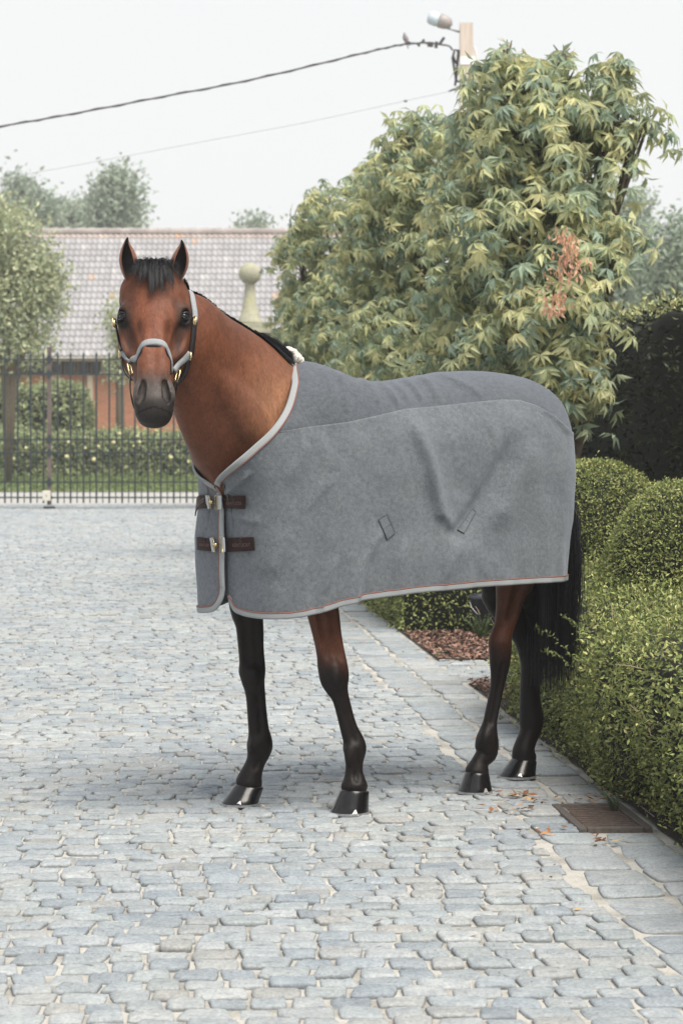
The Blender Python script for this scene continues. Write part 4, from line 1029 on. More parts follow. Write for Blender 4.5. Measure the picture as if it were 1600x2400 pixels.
# sand bed between the stones
def sheet(name, pts, z, mat, **k): return mesh(name, [(p.x, p.y, z) for p in pts], [tuple(range(len(pts)))], mat, **k)
sheet("sand_bed", [SQ(-5, -10), SQ(-5, 6), SQ(30.5, 6), SQ(30.5, -10)], -.0090, M_sand, kind='structure')
NP_ = 14
def stones(cells):
    """cells: list of (cx, cy, half u, half v, ux, uy) -> one mesh of rounded setts"""
    n = len(cells); A = np.array(cells); ang = np.arange(NP_)/NP_*2*pi
    e = 8.0; ca = np.cos(ang); sa = np.sin(ang)
    bx = np.sign(ca)*np.abs(ca)**(2/e); by = np.sign(sa)*np.abs(sa)**(2/e)
    jit = 1+rs.normal(0, .045, (n, NP_)); jit = (jit+np.roll(jit, 1, 1))/2*1.0
    sk_ = rs.normal(0, .07, (n, 1)); tp = rs.normal(0, .06, (n, 1))
    X = (bx[None]*(1+tp*by[None])+sk_*by[None])*jit; Y = (by[None]*(1+rs.normal(0, .05, (n, 1))*bx[None]))*jit
    hz = rs.normal(0, .0028, (n, 1)); tx = rs.normal(0, .012, (n, 1)); ty = rs.normal(0, .014, (n, 1))
    rings = [(1.0, -.022, 0), (.99, -.007, .6), (.955, -.0015, 1), (.80, .0006, 1), (.42, .0015, 1)]
    hu, hv = A[:, 2:3], A[:, 3:4]; ux, uy = A[:, 4:5], A[:, 5:6]
    V = np.zeros((n, len(rings)*NP_+1, 3))
    for k, (sc, z, m) in enumerate(rings):
        lx = X*hu*sc; ly = Y*hv*sc
        if k in (2, 3, 4): nzz = rs.normal(0, .0018, (n, NP_))
        else: nzz = 0
        V[:, k*NP_:(k+1)*NP_, 0] = A[:, 0:1]+lx*ux-ly*uy; V[:, k*NP_:(k+1)*NP_, 1] = A[:, 1:2]+lx*uy+ly*ux
        V[:, k*NP_:(k+1)*NP_, 2] = z+m*(hz+tx*lx/.07*.07+ty*ly)+nzz
    V[:, -1, 0] = A[:, 0]; V[:, -1, 1] = A[:, 1]; V[:, -1, 2] = .003+hz[:, 0]
    R4 = []
    for k in range(len(rings)-1):
        for j in range(NP_): R4.append((k*NP_+j, k*NP_+(j+1) % NP_, (k+1)*NP_+(j+1) % NP_, (k+1)*NP_+j))
    kk = len(rings)-1; c_ = len(rings)*NP_
    for j in range(0, NP_, 2): R4.append((kk*NP_+j, kk*NP_+(j+1) % NP_, kk*NP_+(j+2) % NP_, c_))
    R4 = np.array(R4); M_ = len(rings)*NP_+1
    Fq = (R4[None]+np.arange(n)[:, None, None]*M_).reshape(-1, 4)
    pal = np.array([(.37, .378, .38), (.345, .36, .368), (.32, .338, .353), (.375, .37, .36), (.395, .40, .40), (.29, .31, .33), (.36, .35, .335), (.36, .375, .375)])*.93*np.array([.96, 1., 1.03])
    w_ = np.array([.2, .2, .12, .12, .12, .07, .05, .12]); w_ /= w_.sum()
    cc = pal[rs.choice(len(pal), n, p=w_)]*rs.normal(.97, .045, (n, 1)); Cc = np.repeat(cc[:, None], M_, 1)
    Cc[:, :NP_] *= .38; Cc[:, NP_:2*NP_] *= .62  # lower rings darkened: gap shadow painted in, with dirt
    return V.reshape(-1, 3), Fq, Cc.reshape(-1, 3)
def warp(s, q): return s+.035*sin(q*1.7+s*.35)+.02*sin(q*3.9+1.3+s*.2), q+.02*sin(s*2.1+q)
cells = []
DRC = G(1388, 1918)+Vector((.03, 0, 0))
def in_drain(p):
    d = Vector((p.x-DRC.x, p.y-DRC.y, 0)); return abs(d.dot(EP)) < .165 and abs(d.dot(EL)) < .30
def field(s0, s1, q0f, q1f, rowd=.106, wmin=.095, wmax=.15, gap=.008):
    s = s0
    while s < s1:
        rd = rowd*R.uniform(.9, 1.12); q = q0f(s)-R.random()*.1
        while q < q1f(s)-.05:
            w_ = R.uniform(wmin, wmax); w_ = min(w_, max(.06, q1f(s)-q)) if q+w_ > q1f(s)-.07 else w_
            ws, wq = warp(s+rd/2, q+w_/2); p = SQ(ws, wq)
            if -.19*p.y-1.2 < p.x < .19*p.y+1.2 and not in_drain(p):
                gp = gap*R.uniform(.6, 1.5); an = .035*cos(wq*1.7+ws*.35)*1.7+R.gauss(0, .02)
                cells.append((p.x, p.y, (w_-gp*1.15)/2, (rd-gap*R.uniform(.3, .8))/2, EP.x*cos(an)-EP.y*sin(an)*1, EP.y*cos(an)+EP.x*sin(an)))
            q += w_
        s += rd
field(-3.6, 30.5, lambda s: -9, lambda s: -.46)
s = -3.6
for (qc, w_) in ((-.345, .215), (-.125, .205)):
    s = -3.6
    while s < 28.4:
        L = R.uniform(.15, .27); p = SQ(s+L/2, qc+R.gauss(0, .004))
        if not in_drain(p): cells.append((p.x, p.y, (w_-.014)/2, (L-.014)/2, EP.x, EP.y))
        s += L
field(5.05, 6.15, lambda s: .02, lambda s: 2.2)                      # side path between the beds
V_, F_, Cc_ = stones(cells)
mesh('cobblestones', V_, F_, M_cob, smooth=True, attr=Cc_, kind='structure')
# planting beds right of the edge
g = NG('dark_soil'); f = g.noise(50, 6, .7); g.col(g.ramp(f, [(.3, (.018, .013, .009)), (.7, (.06, .045, .032))])); g.set(Roughness=1); g.bump(f, 1, .02); M_soil = g.m
def bumpy(name, s0, s1, q0, q1, z, amp, mat, n=60, **k):
    V = []; Fc = []
    for i in range(n+1):
        for j in range(n+1):
            p = SQ(s0+(s1-s0)*i/n, q0+(q1-q0)*j/n, z+amp*(rs.random()-.5)); V.append(p)
    for i in range(n):
        for j in range(n): Fc.append((i*(n+1)+j, i*(n+1)+j+1, (i+1)*(n+1)+j+1, (i+1)*(n+1)+j))
    return mesh(name, V, Fc, mat, **k)
bumpy('soil', -5, 5.0, .0, 3, .0, .02, M_soil, kind='structure')
bumpy('soil', 6.2, 30, .0, 3, .0, .02, M_soil, kind='structure')
# bark mulch
g = NG('bark_mulch'); a = g.attr(); g.col(a); g.set(Roughness=.9); M_mulch = g.m
def chips(name, region, n, size, pal, mat, z=.012, kind='stuff', flat=.35, **k):
    V = np.zeros((n, 4, 3)); Cc = np.zeros((n, 4, 3)); pal = np.array(pal)
    for i in range(n):
        p = region(); a = R.uniform(0, 2*pi); L = size*R.uniform(.5, 1.4); w_ = L*R.uniform(.25, .6); t = R.gauss(0, flat); t2 = R.gauss(0, flat)
        u = Vector((cos(a)*cos(t), sin(a)*cos(t), sin(t))); v = Vector((-sin(a)*cos(t2), cos(a)*cos(t2), sin(t2)))
        c = Vector((p.x, p.y, p.z+z+R.random()*.012)); V[i] = [c-u*L/2, c+v*w_/2*R.uniform(.6, 1), c+u*L/2, c-v*w_/2]
        Cc[i] = pal[R.randrange(len(pal))]*R.uniform(.7, 1.25)
    return mesh(name, V.reshape(-1, 3), np.arange(4*n).reshape(n, 4), mat, smooth=False, attr=Cc.reshape(-1, 3), kind=kind, **k)
MUL = [(.20, .10, .07), (.13, .06, .04), (.28, .16, .12), (.08, .04, .03), (.34, .22, .17)]
chips('mulch', lambda: SQ(R.uniform(6.15, 7.95), R.uniform(.0, 1.5)), 5200, .038, MUL, M_mulch, label='reddish bark mulch on the bed beside the low clipped hedge', cat='mulch')
chips('mulch', lambda: SQ(R.uniform(4.2, 5.05), R.uniform(.0, .6)), 1500, .035, MUL, M_mulch, label='small patch of bark mulch behind the hind hooves of the horse', cat='mulch')
# fallen leaves round the drain
M_dry = plain('dry_leaf', (.22, .10, .04), .8, bump=0, var=.4)
LEAFC = [(.30, .13, .05), (.20, .08, .03), (.40, .20, .08), (.12, .05, .03), (.42, .30, .16)]
def lr():
    c = R.choice([SQ(.95, -.30), SQ(.98, -.15), SQ(.75, -.45), SQ(.3, -.44), SQ(1.1, -.38), SQ(1.0, -.05), SQ(.1, -.2)]); p = c+Vector((R.gauss(0, .07), R.gauss(0, .05), 0)); return Vector((p.x, p.y, .002))
chips('fallen_leaves', lr, 130, .035, LEAFC, M_mulch, z=.004, flat=.25, label='dry brown leaves lying round the drain grate by the hedge', cat='fallen leaves')
chips('fallen_leaves', lambda: SQ(R.uniform(-3, 9), -abs(R.gauss(0, .6)), .002), 130, .022, LEAFC, M_mulch, z=.004, flat=.2, label='scattered dry leaf scraps along the edge of the cobbled yard', cat='fallen leaves')
# ------------------------------------------------------------------ DRAIN
M_iron = plain('cast_iron', (.11, .08, .068), .7, .2, var=.35, scale=70, bump=.4)
M_conc = plain('kerb_stone', (.20, .19, .175), .85, var=.25, scale=60, bump=.4)
c0 = G(1388, 1918); drot = atan2(EP.y, EP.x)
dr = empty('drain_grate', (c0.x+.03, c0.y, -.004), drot, label='rusty slotted drain grate set in the cobbles beside the box hedge', cat='drain')
DW, DL = .20, .47
M_dark_frame = plain('frame_iron', (.10, .085, .075), .75, .2, var=.3, scale=60, bump=.4)
mb = MB()
for (x, y, sx_, sy_) in ((-DW/2-.018, 0, .03, DL+.07), (DW/2+.018, 0, .03, DL+.07)): mb.box(Vector((x, y, 0)), (sx_, sy_, .03), bev=.004)
for (x, y, sx_, sy_) in ((0, -DL/2-.018, DW+.004, .03), (0, DL/2+.018, DW+.004, .03)): mb.box(Vector((x, y, 0)), (sx_, sy_, .03), bev=.004)
mb.build('frame', M_dark_frame, dr)
mb = MB()
for i in range(12): mb.box(Vector((0, -DL/2+.017+i*(DL-.034)/11, 0)), (DW-.006, .019, .022), bev=.002)
for x in (-DW/2+.008, 0, DW/2-.008): mb.box(Vector((x, 0, -.0045)), (.010, DL-.006, .010))
mb.build('grate', M_iron, dr)
mb = MB(); mb.box(Vector((0, 0, -.0042)), (DW, DL, .0024)); mb.build('dark_plate', plain('drain_dark', (.006, .006, .006), 1, bump=0), dr)  # thin dark plate under the bars stands in for the pit's shade
# ------------------------------------------------------------------ FOLIAGE
def leaf_mat(name, tr=.35, rough=.45, spec=.4):
    g = NG(name); a = g.attr(); f = g.noise(18, 3); c = g.mix(.4, a, g.ramp(f, [(.3, (.7, .75, .8)), (.7, (1.25, 1.2, 1.05))]), 'MULTIPLY'); g.col(c); g.set(Roughness=rough); g.b.inputs['Specular IOR Level'].default_value = spec
    t = g.n('ShaderNodeBsdfTranslucent'); g.l(c, t.inputs[0]); mx = g.n('ShaderNodeMixShader'); mx.inputs[0].default_value = tr
    g.l(g.b.outputs[0], mx.inputs[1]); g.l(t.outputs[0], mx.inputs[2]); g.l(mx.outputs[0], g.out.inputs[0]); return g.m
M_leaf = leaf_mat('broad_leaf', .42); M_box = leaf_mat('box_leaf', .2, .5, .35); M_far = leaf_mat('tree_leaf', .3, .6, .2)
M_bark = plain('bark', (.12, .095, .07), .9, var=.35, scale=25, bump=.7, dist=.01)
def unit(A): return A/np.maximum(np.linalg.norm(A, axis=-1, keepdims=True), 1e-9)
def quads(Pc, U, Nn, L, Wd, col, bend=.25):
    """leaf quads: base, side, tip, side; U direction, Nn face normal"""
    U = unit(U); S_ = unit(np.cross(U, Nn)); Nn = np.cross(S_, U); L = L[:, None]; Wd = Wd[:, None]
    m = Pc+U*L*.45-Nn*L*bend*.0
    V = np.stack([Pc, m+S_*Wd/2+Nn*L*bend*.3, Pc+U*L-Nn*L*bend*.3, m-S_*Wd/2+Nn*L*bend*.3], 1)
    C3 = np.repeat(col[:, None], 4, 1); return V.reshape(-1, 3), C3.reshape(-1, 3)
def leafmesh(name, V, C3, mat, parent=None, **k):
    return mesh(name, V, np.arange(len(V)).reshape(-1, 4), mat, parent, smooth=False, attr=C3, **k)
def rnd_dir(n): return unit(rs.normal(size=(n, 3)))
def hedge_leaves(Pc, Nn, L, pal, jitter=.55, out=.6):
    n = len(Pc); U = unit(Nn*out+rnd_dir(n)); F3 = unit(Nn*.8+rnd_dir(n)*.9); pal = np.array(pal)
    col = pal[rs.integers(0, len(pal), n)]*rs.normal(1, .18, (n, 1)).clip(.5, 1.6)
    return quads(Pc, U, F3, L*rs.uniform(.7, 1.3, n), L*rs.uniform(.35, .6, n), col)
BOX = [(.24, .28, .09), (.18, .22, .075), (.31, .33, .12), (.11, .14, .05), (.40, .40, .17)]
DARKH = [(.016, .025, .012), (.010, .018, .010), (.03, .04, .015), (.06, .065, .025), (.008, .014, .009)]  # tall hedge: shade on its face put into the leaf colours
M_core = plain('hedge_core', (.010, .013, .007), 1, var=.4, scale=30, bump=0)
def surf_hedge(name, fn, nu, nv, nleaf, Lf, pal, depth=.03, sprigs=0, core=True, out=.6, **k):
    """fn(u,v)->point for u,v in 0..1; leaves spread over that surface with shoots standing out"""
    Gd = np.array([[fn(i/(nu-1), j/(nv-1)) for j in range(nv)] for i in range(nu)]); Nn = gnormal(Gd)
    cen = Gd.mean((0, 1)); 
    if ((Gd-cen)*Nn).sum() < 0: Nn = -Nn
    A = np.linalg.norm(np.cross(Gd[1:, :-1]-Gd[:-1, :-1], Gd[:-1, 1:]-Gd[:-1, :-1]), axis=2).ravel()
    # surface clumping noise
    root = empty(name, tuple(cen*[1, 1, 0]), **k); off = np.array(root.location)
    pr = A/A.sum(); idx = rs.choice(len(A), nleaf, p=pr); ii, jj = idx//(nv-1), idx % (nv-1)
    u = rs.random((nleaf, 1)); v = rs.random((nleaf, 1))
    Pc = Gd[ii, jj]*(1-u)*(1-v)+Gd[ii+1, jj]*u*(1-v)+Gd[ii, jj+1]*(1-u)*v+Gd[ii+1, jj+1]*u*v; N_ = Nn[ii, jj]
    lump_ = .5+.5*np.sin(Pc[:, 0]*19+1.7*np.sin(Pc[:, 1]*13+Pc[:, 2]*17))*np.cos(Pc[:, 1]*15+Pc[:, 2]*21+1.5*np.sin(Pc[:, 0]*11))
    Pc = Pc+N_*((rs.random((nleaf, 1))**1.3*-depth)+(lump_[:, None]*depth*.9)+np.abs(rs.normal(0, depth*.22, (nleaf, 1))))
    V1, C1 = hedge_leaves(Pc, N_, Lf, pal, out=out)
    Vs, Cs = [V1], [C1]
    if sprigs:
        idx = rs.choice(len(A), sprigs, p=pr); ii, jj = idx//(nv-1), idx % (nv-1); B0 = Gd[ii, jj]; Nb = Nn[ii, jj]; D_ = unit(Nb+rnd_dir(sprigs)*.5+np.array([0, 0, .3])); Ls = rs.uniform(.3, 1, sprigs)**2*depth*3.2
        for t in np.linspace(.1, 1, 7):
            Pq = B0+D_*(Ls*t)[:, None]; Vq, Cq = hedge_leaves(Pq, D_, Lf*.9, [tuple(np.array(c)*1.25) for c in pal], out=.5); Vs.append(Vq); Cs.append(Cq)
    leafmesh('foliage', np.vstack(Vs)-off, np.vstack(Cs), M_box, root)
    if core:
        Gc = Gd-Nn*depth*1.0-off; grid_mesh('dark_core', Gc, M_core, root, False, 0)  # opaque dark sheet under the leaves stands in for the shaded depth
    return root
def sup(a, e): return np.sign(a)*abs(a)**e
def long_hedge(name, s0, s1, q0, q1, H_, nleaf, Lf, pal, wob=.02, nu=70, nv=36, rnd=.35, endr=.25, hump=None, over=0.0, **k):
    def fn(u, v):
        # wrap: v goes over left face, top, right face; u along, ends rounded
        s = s0+(s1-s0)*u; e_ = min(1, min(u, 1-u)*(s1-s0)/endr+.02); e_ = sqrt(1-(1-e_)**2)
        a = pi*(1-v); cx = sup(cos(a), rnd); cz = sup(sin(a), rnd)
        hw = (q1-q0)/2; H2 = H_+(hump(s, (q0+q1)/2-cx*0) if hump else 0)
        q = (q0+q1)/2+cx*hw*e_*1.0; z = H2*cz*(.55+.45*e_)
        q += (over*(1-min(1, z/H2))**1.5 if cx < 0 else 0); q += wob*sin(s*3.1+z*4)+wob*.6*sin(s*7.3+2); z = z*(1+wob*sin(s*2.3+q*3)*1.2)
        p = SQ(s, q); return (p.x, p.y, max(z, 0))
    return surf_hedge(name, fn, nu, nv, nleaf, Lf, pal, **k)
r_ = long_hedge('box_hedge', -2.9, 4.0, -.09, 1.65, .70, 95000, .023, BOX, wob=.03, rnd=.42, endr=.35, depth=.05, sprigs=2600, over=.16,
    label='bushy waist-low box hedge along the right edge of the cobbles, shoots sticking out', cat='hedge')
long_hedge('box_hedge', 8.0, 15.5, .02, 2.0, .80, 85000, .028, [tuple(np.array(c)*1.15) for c in BOX], wob=.012, rnd=.16, endr=.12, depth=.03, sprigs=500,
    label='low square clipped hedge behind the bark mulch and black bucket', cat='hedge')
long_hedge('tall_hedge', -3.5, 30, 1.95, 3.1, 2.22, 52000, .055, DARKH, wob=.02, rnd=.14, endr=.2, nu=90, depth=.06, sprigs=600,
    label='tall dark clipped hedge wall rising behind the rounded box domes', cat='hedge')
th = bpy.data.objects['tall_hedge']; n = 9000; Pc = np.array([tuple(SQ(R.uniform(-3.4, 29), R.uniform(1.93, 3.0), 2.26+R.gauss(0, .03))) for _ in range(n)])
Vq, Cq = hedge_leaves(Pc, np.tile([[0, 0, 1.]], (n, 1)), .055, [(.40, .42, .20), (.32, .35, .16), (.48, .48, .24)], out=.7); leafmesh('lit_top_leaves', Vq-np.array(th.location), Cq, M_box, th, label='pale leaves along the clipped top, coloured as sunlit')  # extra leaves coloured pale to paint the lit top edge
def dome(cx, cy, r, H_, n, lab):
    def fn(u, v):
        a = 2*pi*u; e = v*pi/2; rr = r*cos(e)**.8*(1+.03*sin(3*a)); return (cx+rr*cos(a), cy+rr*sin(a), .35+(H_-.35)*sin(e)**.9)
    surf_hedge('box_dome', fn, 40, 18, n, .017, BOX, depth=.02, sprigs=250, out=.8, label=lab, cat='topiary', group='clipped box domes')
c = P(1398, 1200, 12.6); dome(c.x, c.y, .44, 1.225, 34000, 'rounded clipped box dome just behind the tail of the horse, the farther one')
c = P(1615, 1200, 11.0); dome(c.x, c.y, .43, 1.165, 30000, 'nearer rounded box dome, cut off by the right edge of the photo')
# long arching shoots of the box hedge
root = r_; off = np.array(root.location); Vs, Cs = [], []
for (x0, y0, x1, y1, d) in ((1345, 1545, 1252, 1470, 9.55), (1335, 1560, 1273, 1530, 9.5), (1370, 1500, 1315, 1444, 9.55), (1500, 1380, 1530, 1290, 11.5), (1470, 1400, 1440, 1340, 11.5)):
    A0, A1 = np.array(P(x0, y0, d)), np.array(P(x1, y1, d-.05)); n = 34; t = np.repeat(np.linspace(.0, 1, n//2), 2)[:, None]
    Pc = A0+(A1-A0)*t+np.array([0, 0, .02])*np.sin(t*pi); D_ = np.tile(unit(A1-A0), (n, 1)); Vq, Cq = hedge_leaves(Pc, unit(D_*.7+rnd_dir(n)*.9), .019, [(.14, .165, .06), (.11, .14, .045)]); leafmesh('shoot', Vq-off, Cq, M_box, root)
mb = MB()
for _ in range(90):
    p = SQ(R.uniform(-2.6, 3.9), R.uniform(-.12, .25), R.uniform(.25, .72))-Vector(off); d = Vector((R.gauss(-.3, .5), R.gauss(0, .6), R.gauss(.2, .5))).normalized(); L = R.uniform(.04, .11); mb.tube([p, p+d*L*.5+Vector((0, 0, .004)), p+d*L], [.0018, .0014, .0008], 4)
mb.build('twigs', plain('bare_twig', (.30, .22, .15), .8, bump=0), root, kind='stuff')
# ---- palmate shrubs
def leaflets(Pc, U, Nn, L, Wd, col):
    U = unit(U); S_ = unit(np.cross(U, Nn)); Nn = np.cross(S_, U); n = len(Pc); L = L[:, None]; Wd = Wd[:, None]
    def pt(a, w_, h): return Pc+U*L*a+S_*Wd*w_+Nn*L*h
    b = pt(0, 0, 0); l1 = pt(.45, .5, .07); r1 = pt(.45, -.5, .07); m1 = pt(.5, 0, .01); tp = pt(1, 0, -.16); 
    V = np.stack([b, r1, m1, l1, r1, tp, m1, l1], 1)      # two quads: (b,r1,m1,l1) and (r1,tp,l1,m1)
    V = np.stack([b, r1, m1, l1, m1, r1, tp, l1], 1)
    return V.reshape(-1, 3), np.repeat(col[:, None], 8, 1).reshape(-1, 3)
LV = [(.43, .46, .26), (.35, .40, .25), (.50, .51, .28), (.30, .37, .26), (.56, .54, .29), (.26, .34, .26)]
def shrub(name, lobes, n, Ls, label, base, pal=LV, trunk=True, dens=1.0, mat=None, nin=.35, **k):
    """lobes: (x,y,z,rx,ry,rz); n palmate leaves in all"""
    root = empty(name, (base[0], base[1], 0), label=label, cat='shrub', **k); off = np.array([base[0], base[1], 0.])
    Lb = np.array(lobes); wts = (Lb[:, 3]*Lb[:, 5]+Lb[:, 4]*Lb[:, 5]); wts /= wts.sum(); Pl = []; Nl2 = []
    per = 9
    while len(Pl) < n:
        i = rs.choice(len(Lb), p=wts); d = unit(rs.normal(size=3)); inner = rs.random() < nin
        r = rs.uniform(.45, .85) if inner else rs.uniform(.84, 1.06)
        p = Lb[i, :3]+d*Lb[i, 3:]*r; q = ((p-Lb[:, :3])/Lb[:, 3:]); q = (q**2).sum(1); q[i] = 9
        if q.min() < .4 and rs.random() < .85: continue
        if p[2] < .15: continue
        nn = unit(d/Lb[i, 3:]); h_ = unit(nn*[1, 1, .2]+rs.normal(0, .3, 3)); L_ = Ls*rs.uniform(1.6, 3.0)*(.6 if inner else 1)
        for j in range(per):      # one drooping spray
            t = j/(per-1); c_ = p+h_*L_*(t-.4)+np.array([0, 0, .35*L_*(1-t*1.3)*t*2-.25*L_*t*t])+rs.normal(0, Ls*.33, 3)
            Pl.append(c_); Nl2.append(unit(nn+h_*.4+rs.normal(0, .2, 3)))
    Pl = np.array(Pl); Nl2 = np.array(Nl2); pal = np.array(pal); n = len(Pl)
    # petiole end hangs out; leaflets fan out and droop
    Ax = unit(Nl2*.75+np.array([0, 0, .35])+rs.normal(0, .35, (n, 3)))
    T0 = unit(np.cross(Ax, rs.normal(size=(n, 3)))); T1_ = np.cross(Ax, T0); base_c = pal[rs.integers(0, len(pal), n)]*rs.normal(1, .12, (n, 1)).clip(.6, 1.5)
    Vs, Cs = [], []; fan = 6
    for j in range(fan):
        a = (j/fan)*2*pi*.86+.3; D_ = T0*cos(a)+T1_*sin(a); U = unit(D_*.85+Ax*.12+np.array([0, 0, -.72])+rs.normal(0, .14, (n, 3)))
        L = Ls*rs.uniform(.75, 1.2, n)*(1.0 if j in (1, 2, 3) else .85); F3 = unit(Ax+D_*.3+rs.normal(0, .15, (n, 3)))
        Vq, Cq = leaflets(Pl, U, F3, L, L*rs.uniform(.22, .31, n), base_c*rs.normal(1, .08, (n, 1))); Vs.append(Vq); Cs.append(Cq)
    leafmesh('crown', np.vstack(Vs)-off, np.vstack(Cs), mat or M_leaf, root)
    if trunk:
        mb = MB()
        for l in lobes:
            b = Vector((R.uniform(-.15, .15), R.uniform(-.15, .15), 0)); e = Vector((l[0]-off[0], l[1]-off[1], l[2])); m_ = b.lerp(e, .5)+Vector((R.uniform(-.1, .1), R.uniform(-.1, .1), .15))
            pts = [b, b.lerp(m_, .5), m_, m_.lerp(e, .6), e]; mb.tube(pts, [.05, .042, .034, .024, .012], 8)
            for _ in range(6):
                d = Vector(rnd_dir(1)[0]); t = Vector((d.x*l[3], d.y*l[4], d.z*l[5]))*.85; mb.tube([m_.lerp(e, R.uniform(.3, 1)), e+t*.5, e+t], [.014, .009, .004], 5)
        mb.build('trunk', M_bark, root, smooth=True)
    return root, off
def lob(px, py, d, rx, rz, ry=None):
    p = P(px, py, d); k_ = d/F; return (p.x, p.y, p.z, rx*k_, (ry or rx)*k_, rz*k_)
rootA, offA = shrub('buckeye_shrub', [lob(1300, 360, 16.6, 160, 150), lob(1210, 240, 16.8, 90, 130), lob(1325, 200, 16.8, 60, 90), lob(1440, 285, 16.6, 85, 75), lob(1365, 560, 16.2, 90, 110), lob(1230, 560, 16.6, 190, 190), lob(1270, 760, 16.2, 150, 130), lob(1330, 700, 16.0, 85, 120), lob(1290, 880, 16.3, 110, 90), lob(1190, 130, 16.8, 45, 45), lob(1315, 130, 16.8, 40, 40), lob(1445, 190, 16.6, 45, 45), lob(1500, 290, 16.5, 45, 40), lob(1455, 560, 16.2, 45, 30), lob(1150, 400, 17.2, 120, 130), lob(1120, 320, 17.2, 80, 90), lob(1260, 330, 16.8, 150, 130), lob(1130, 760, 17.2, 150, 150), lob(1330, 850, 16.2, 75, 80)],
    3900, .125, 'tall near shrub of drooping palmate leaves with a withered orange cluster', P(1215, 900, 17))
shrub('buckeye_shrub', [lob(1020, 400, 19.5, 130, 130), lob(930, 500, 20.0, 130, 140), lob(1060, 600, 19.5, 150, 170), lob(900, 650, 20, 130, 160), lob(1000, 800, 19.5, 180, 130), lob(960, 330, 19.5, 60, 70)],
    3600, .105, 'middle shrub of palmate leaves, left of the tallest one above the horse back', P(980, 900, 20))
shrub('buckeye_shrub', [lob(800, 560, 24, 110, 140), lob(735, 640, 24.5, 80, 110), lob(705, 560, 24.5, 45, 60), lob(755, 770, 24, 105, 110), lob(850, 740, 23.5, 130, 150), lob(870, 470, 23.5, 70, 100), lob(690, 740, 25, 45, 75)],
    3600, .10, 'farthest palmate-leaved shrub, leftmost, beside the stone ball', P(780, 900, 24.5))
# withered cluster
n = 260; Pc = []
for _ in range(n):
    t = R.random(); x = 1318+(22*sin(t*5)); y = 540+t*190
    if .62 < t < .74: continue
    Pc.append(P(x+R.gauss(0, 12+12*sin(t*pi)), y+R.gauss(0, 8), 15.12+R.gauss(0, .06)))
Pc = np.array(Pc); n = len(Pc); Vq, Cq = leaflets(Pc, rs.normal(0, .35, (n, 3))+[0, 0, -1], rnd_dir(n), np.full(n, .05), np.full(n, .02), np.array([(.66, .37, .25)])*rs.normal(1, .2, (n, 1)))
leafmesh('withered_leaves', Vq-offA, Cq, M_leaf, rootA, label='withered orange leaves')
# ---- weed tufts
M_weed = leaf_mat('weed_leaf', .3)
def weed(px, py, n, h, lab):
    b = G(px, py); root = empty('weed_plant', (b.x, b.y, 0), label=lab, cat='weed'); Vs, Cs = [], []
    for i in range(n):
        a = R.uniform(0, 2*pi); lean = R.uniform(.1, .9); tip = np.array([cos(a)*lean*h*.8, sin(a)*lean*h*.8, h*R.uniform(.6, 1)]); k_ = 12
        for j in range(k_):
            t = (j+1)/k_; p = tip*t; p[2] -= h*.3*lean*t*t; Pc = np.tile(p, (2, 1)); D_ = np.array([[-sin(a), cos(a), .4], [sin(a), -cos(a), .4]])+tip/h*.6
            Vq, Cq = quads(Pc, D_, rnd_dir(2)*.3+[0, 0, 1], np.full(2, .045*h/.25*(1.15-t)), np.full(2, .018*h/.25), np.tile([(.10, .14, .06)], (2, 1))*R.uniform(.8, 1.3)); Vs.append(Vq); Cs.append(Cq)
    leafmesh('fronds', np.vstack(Vs), np.vstack(Cs), M_weed, root)
weed(1128, 1500, 9, .24, 'small feathery weed growing in the mulch in front of the black bucket')
weed(1440, 1905, 5, .13, 'pale green weed leaning over the far side of the drain grate')
weed(1030, 1545, 5, .07, 'tiny grey-green seedling at the edge of the bark mulch')
# ---- bucket
b = G(1145, 1488); bk = empty('bucket', (b.x, b.y, 0), label='black plastic bucket with a wire handle against the low hedge', cat='bucket')
M_rub = plain('black_plastic', (.035, .042, .055), .45, var=.25, scale=40, bump=.1)
mb = MB(); mb.lathe(Vector((0, 0, 0)), [(.085, .002), (.092, .004), (.122, .235), (.132, .238), (.134, .262), (.128, .266), (.121, .262), (.116, .24), (.088, .012), (.01, .012)], 40); mb.build('body', M_rub, bk, smooth=True)
mb = MB(); mb.tube([Vector((-.128*cos(a), -.13*sin(a)*.55-.02, .235-.115*sin(a))) for a in np.linspace(0, pi, 17)], .003, 6); mb.build('handle', M_steel, bk, smooth=True)
# ------------------------------------------------------------------ GATE
M_gate = plain('gate_iron', (.030, .040, .046), .5, .3, var=.2, scale=30, bump=0)
GD = 36.6
def gx(px): return (px-800)/F*GD
def gz(py): return EYE+(HZ-py)/F*GD
def leaf_gate(x0, x1, lab):
    gt = empty('gate_leaf', ((x0+x1)/2, GD, 0), label=lab, cat='gate', group='iron gate leaves'); cx = (x0+x1)/2
    for z in (gz(842), gz(877), gz(1030), gz(1061), gz(1130), gz(1166)):
        mb = MB(); mb.box(Vector((0, 0, z)), (x1-x0, .03, .022)); mb.build('rail', M_gate, gt)
    sp = 30.2/F*GD; n = int((x1-x0)/sp)
    for i in range(n+1):
        x = x0-cx+.06+i*sp
        if x > x1-cx: break
        mb = MB(); mb.box(Vector((x, 0, (gz(1179)+gz(833))/2)), (.026, .026, gz(833)-gz(1179))); mb.lathe(Vector((x, 0, gz(833))), [(.013, 0), (.02, .01), (.001, .06)], 8); mb.build('bar', M_gate, gt)
        if x+sp/2 < x1-cx:
            mb = MB(); mb.box(Vector((x+sp/2, 0, (gz(1179)+gz(1020))/2)), (.016, .016, gz(1020)-gz(1179))); mb.lathe(Vector((x+sp/2, 0, gz(1020))), [(.008, 0), (.016, .02), (.001, .07)], 8); mb.build('thin_bar', M_gate, gt)
    return gt
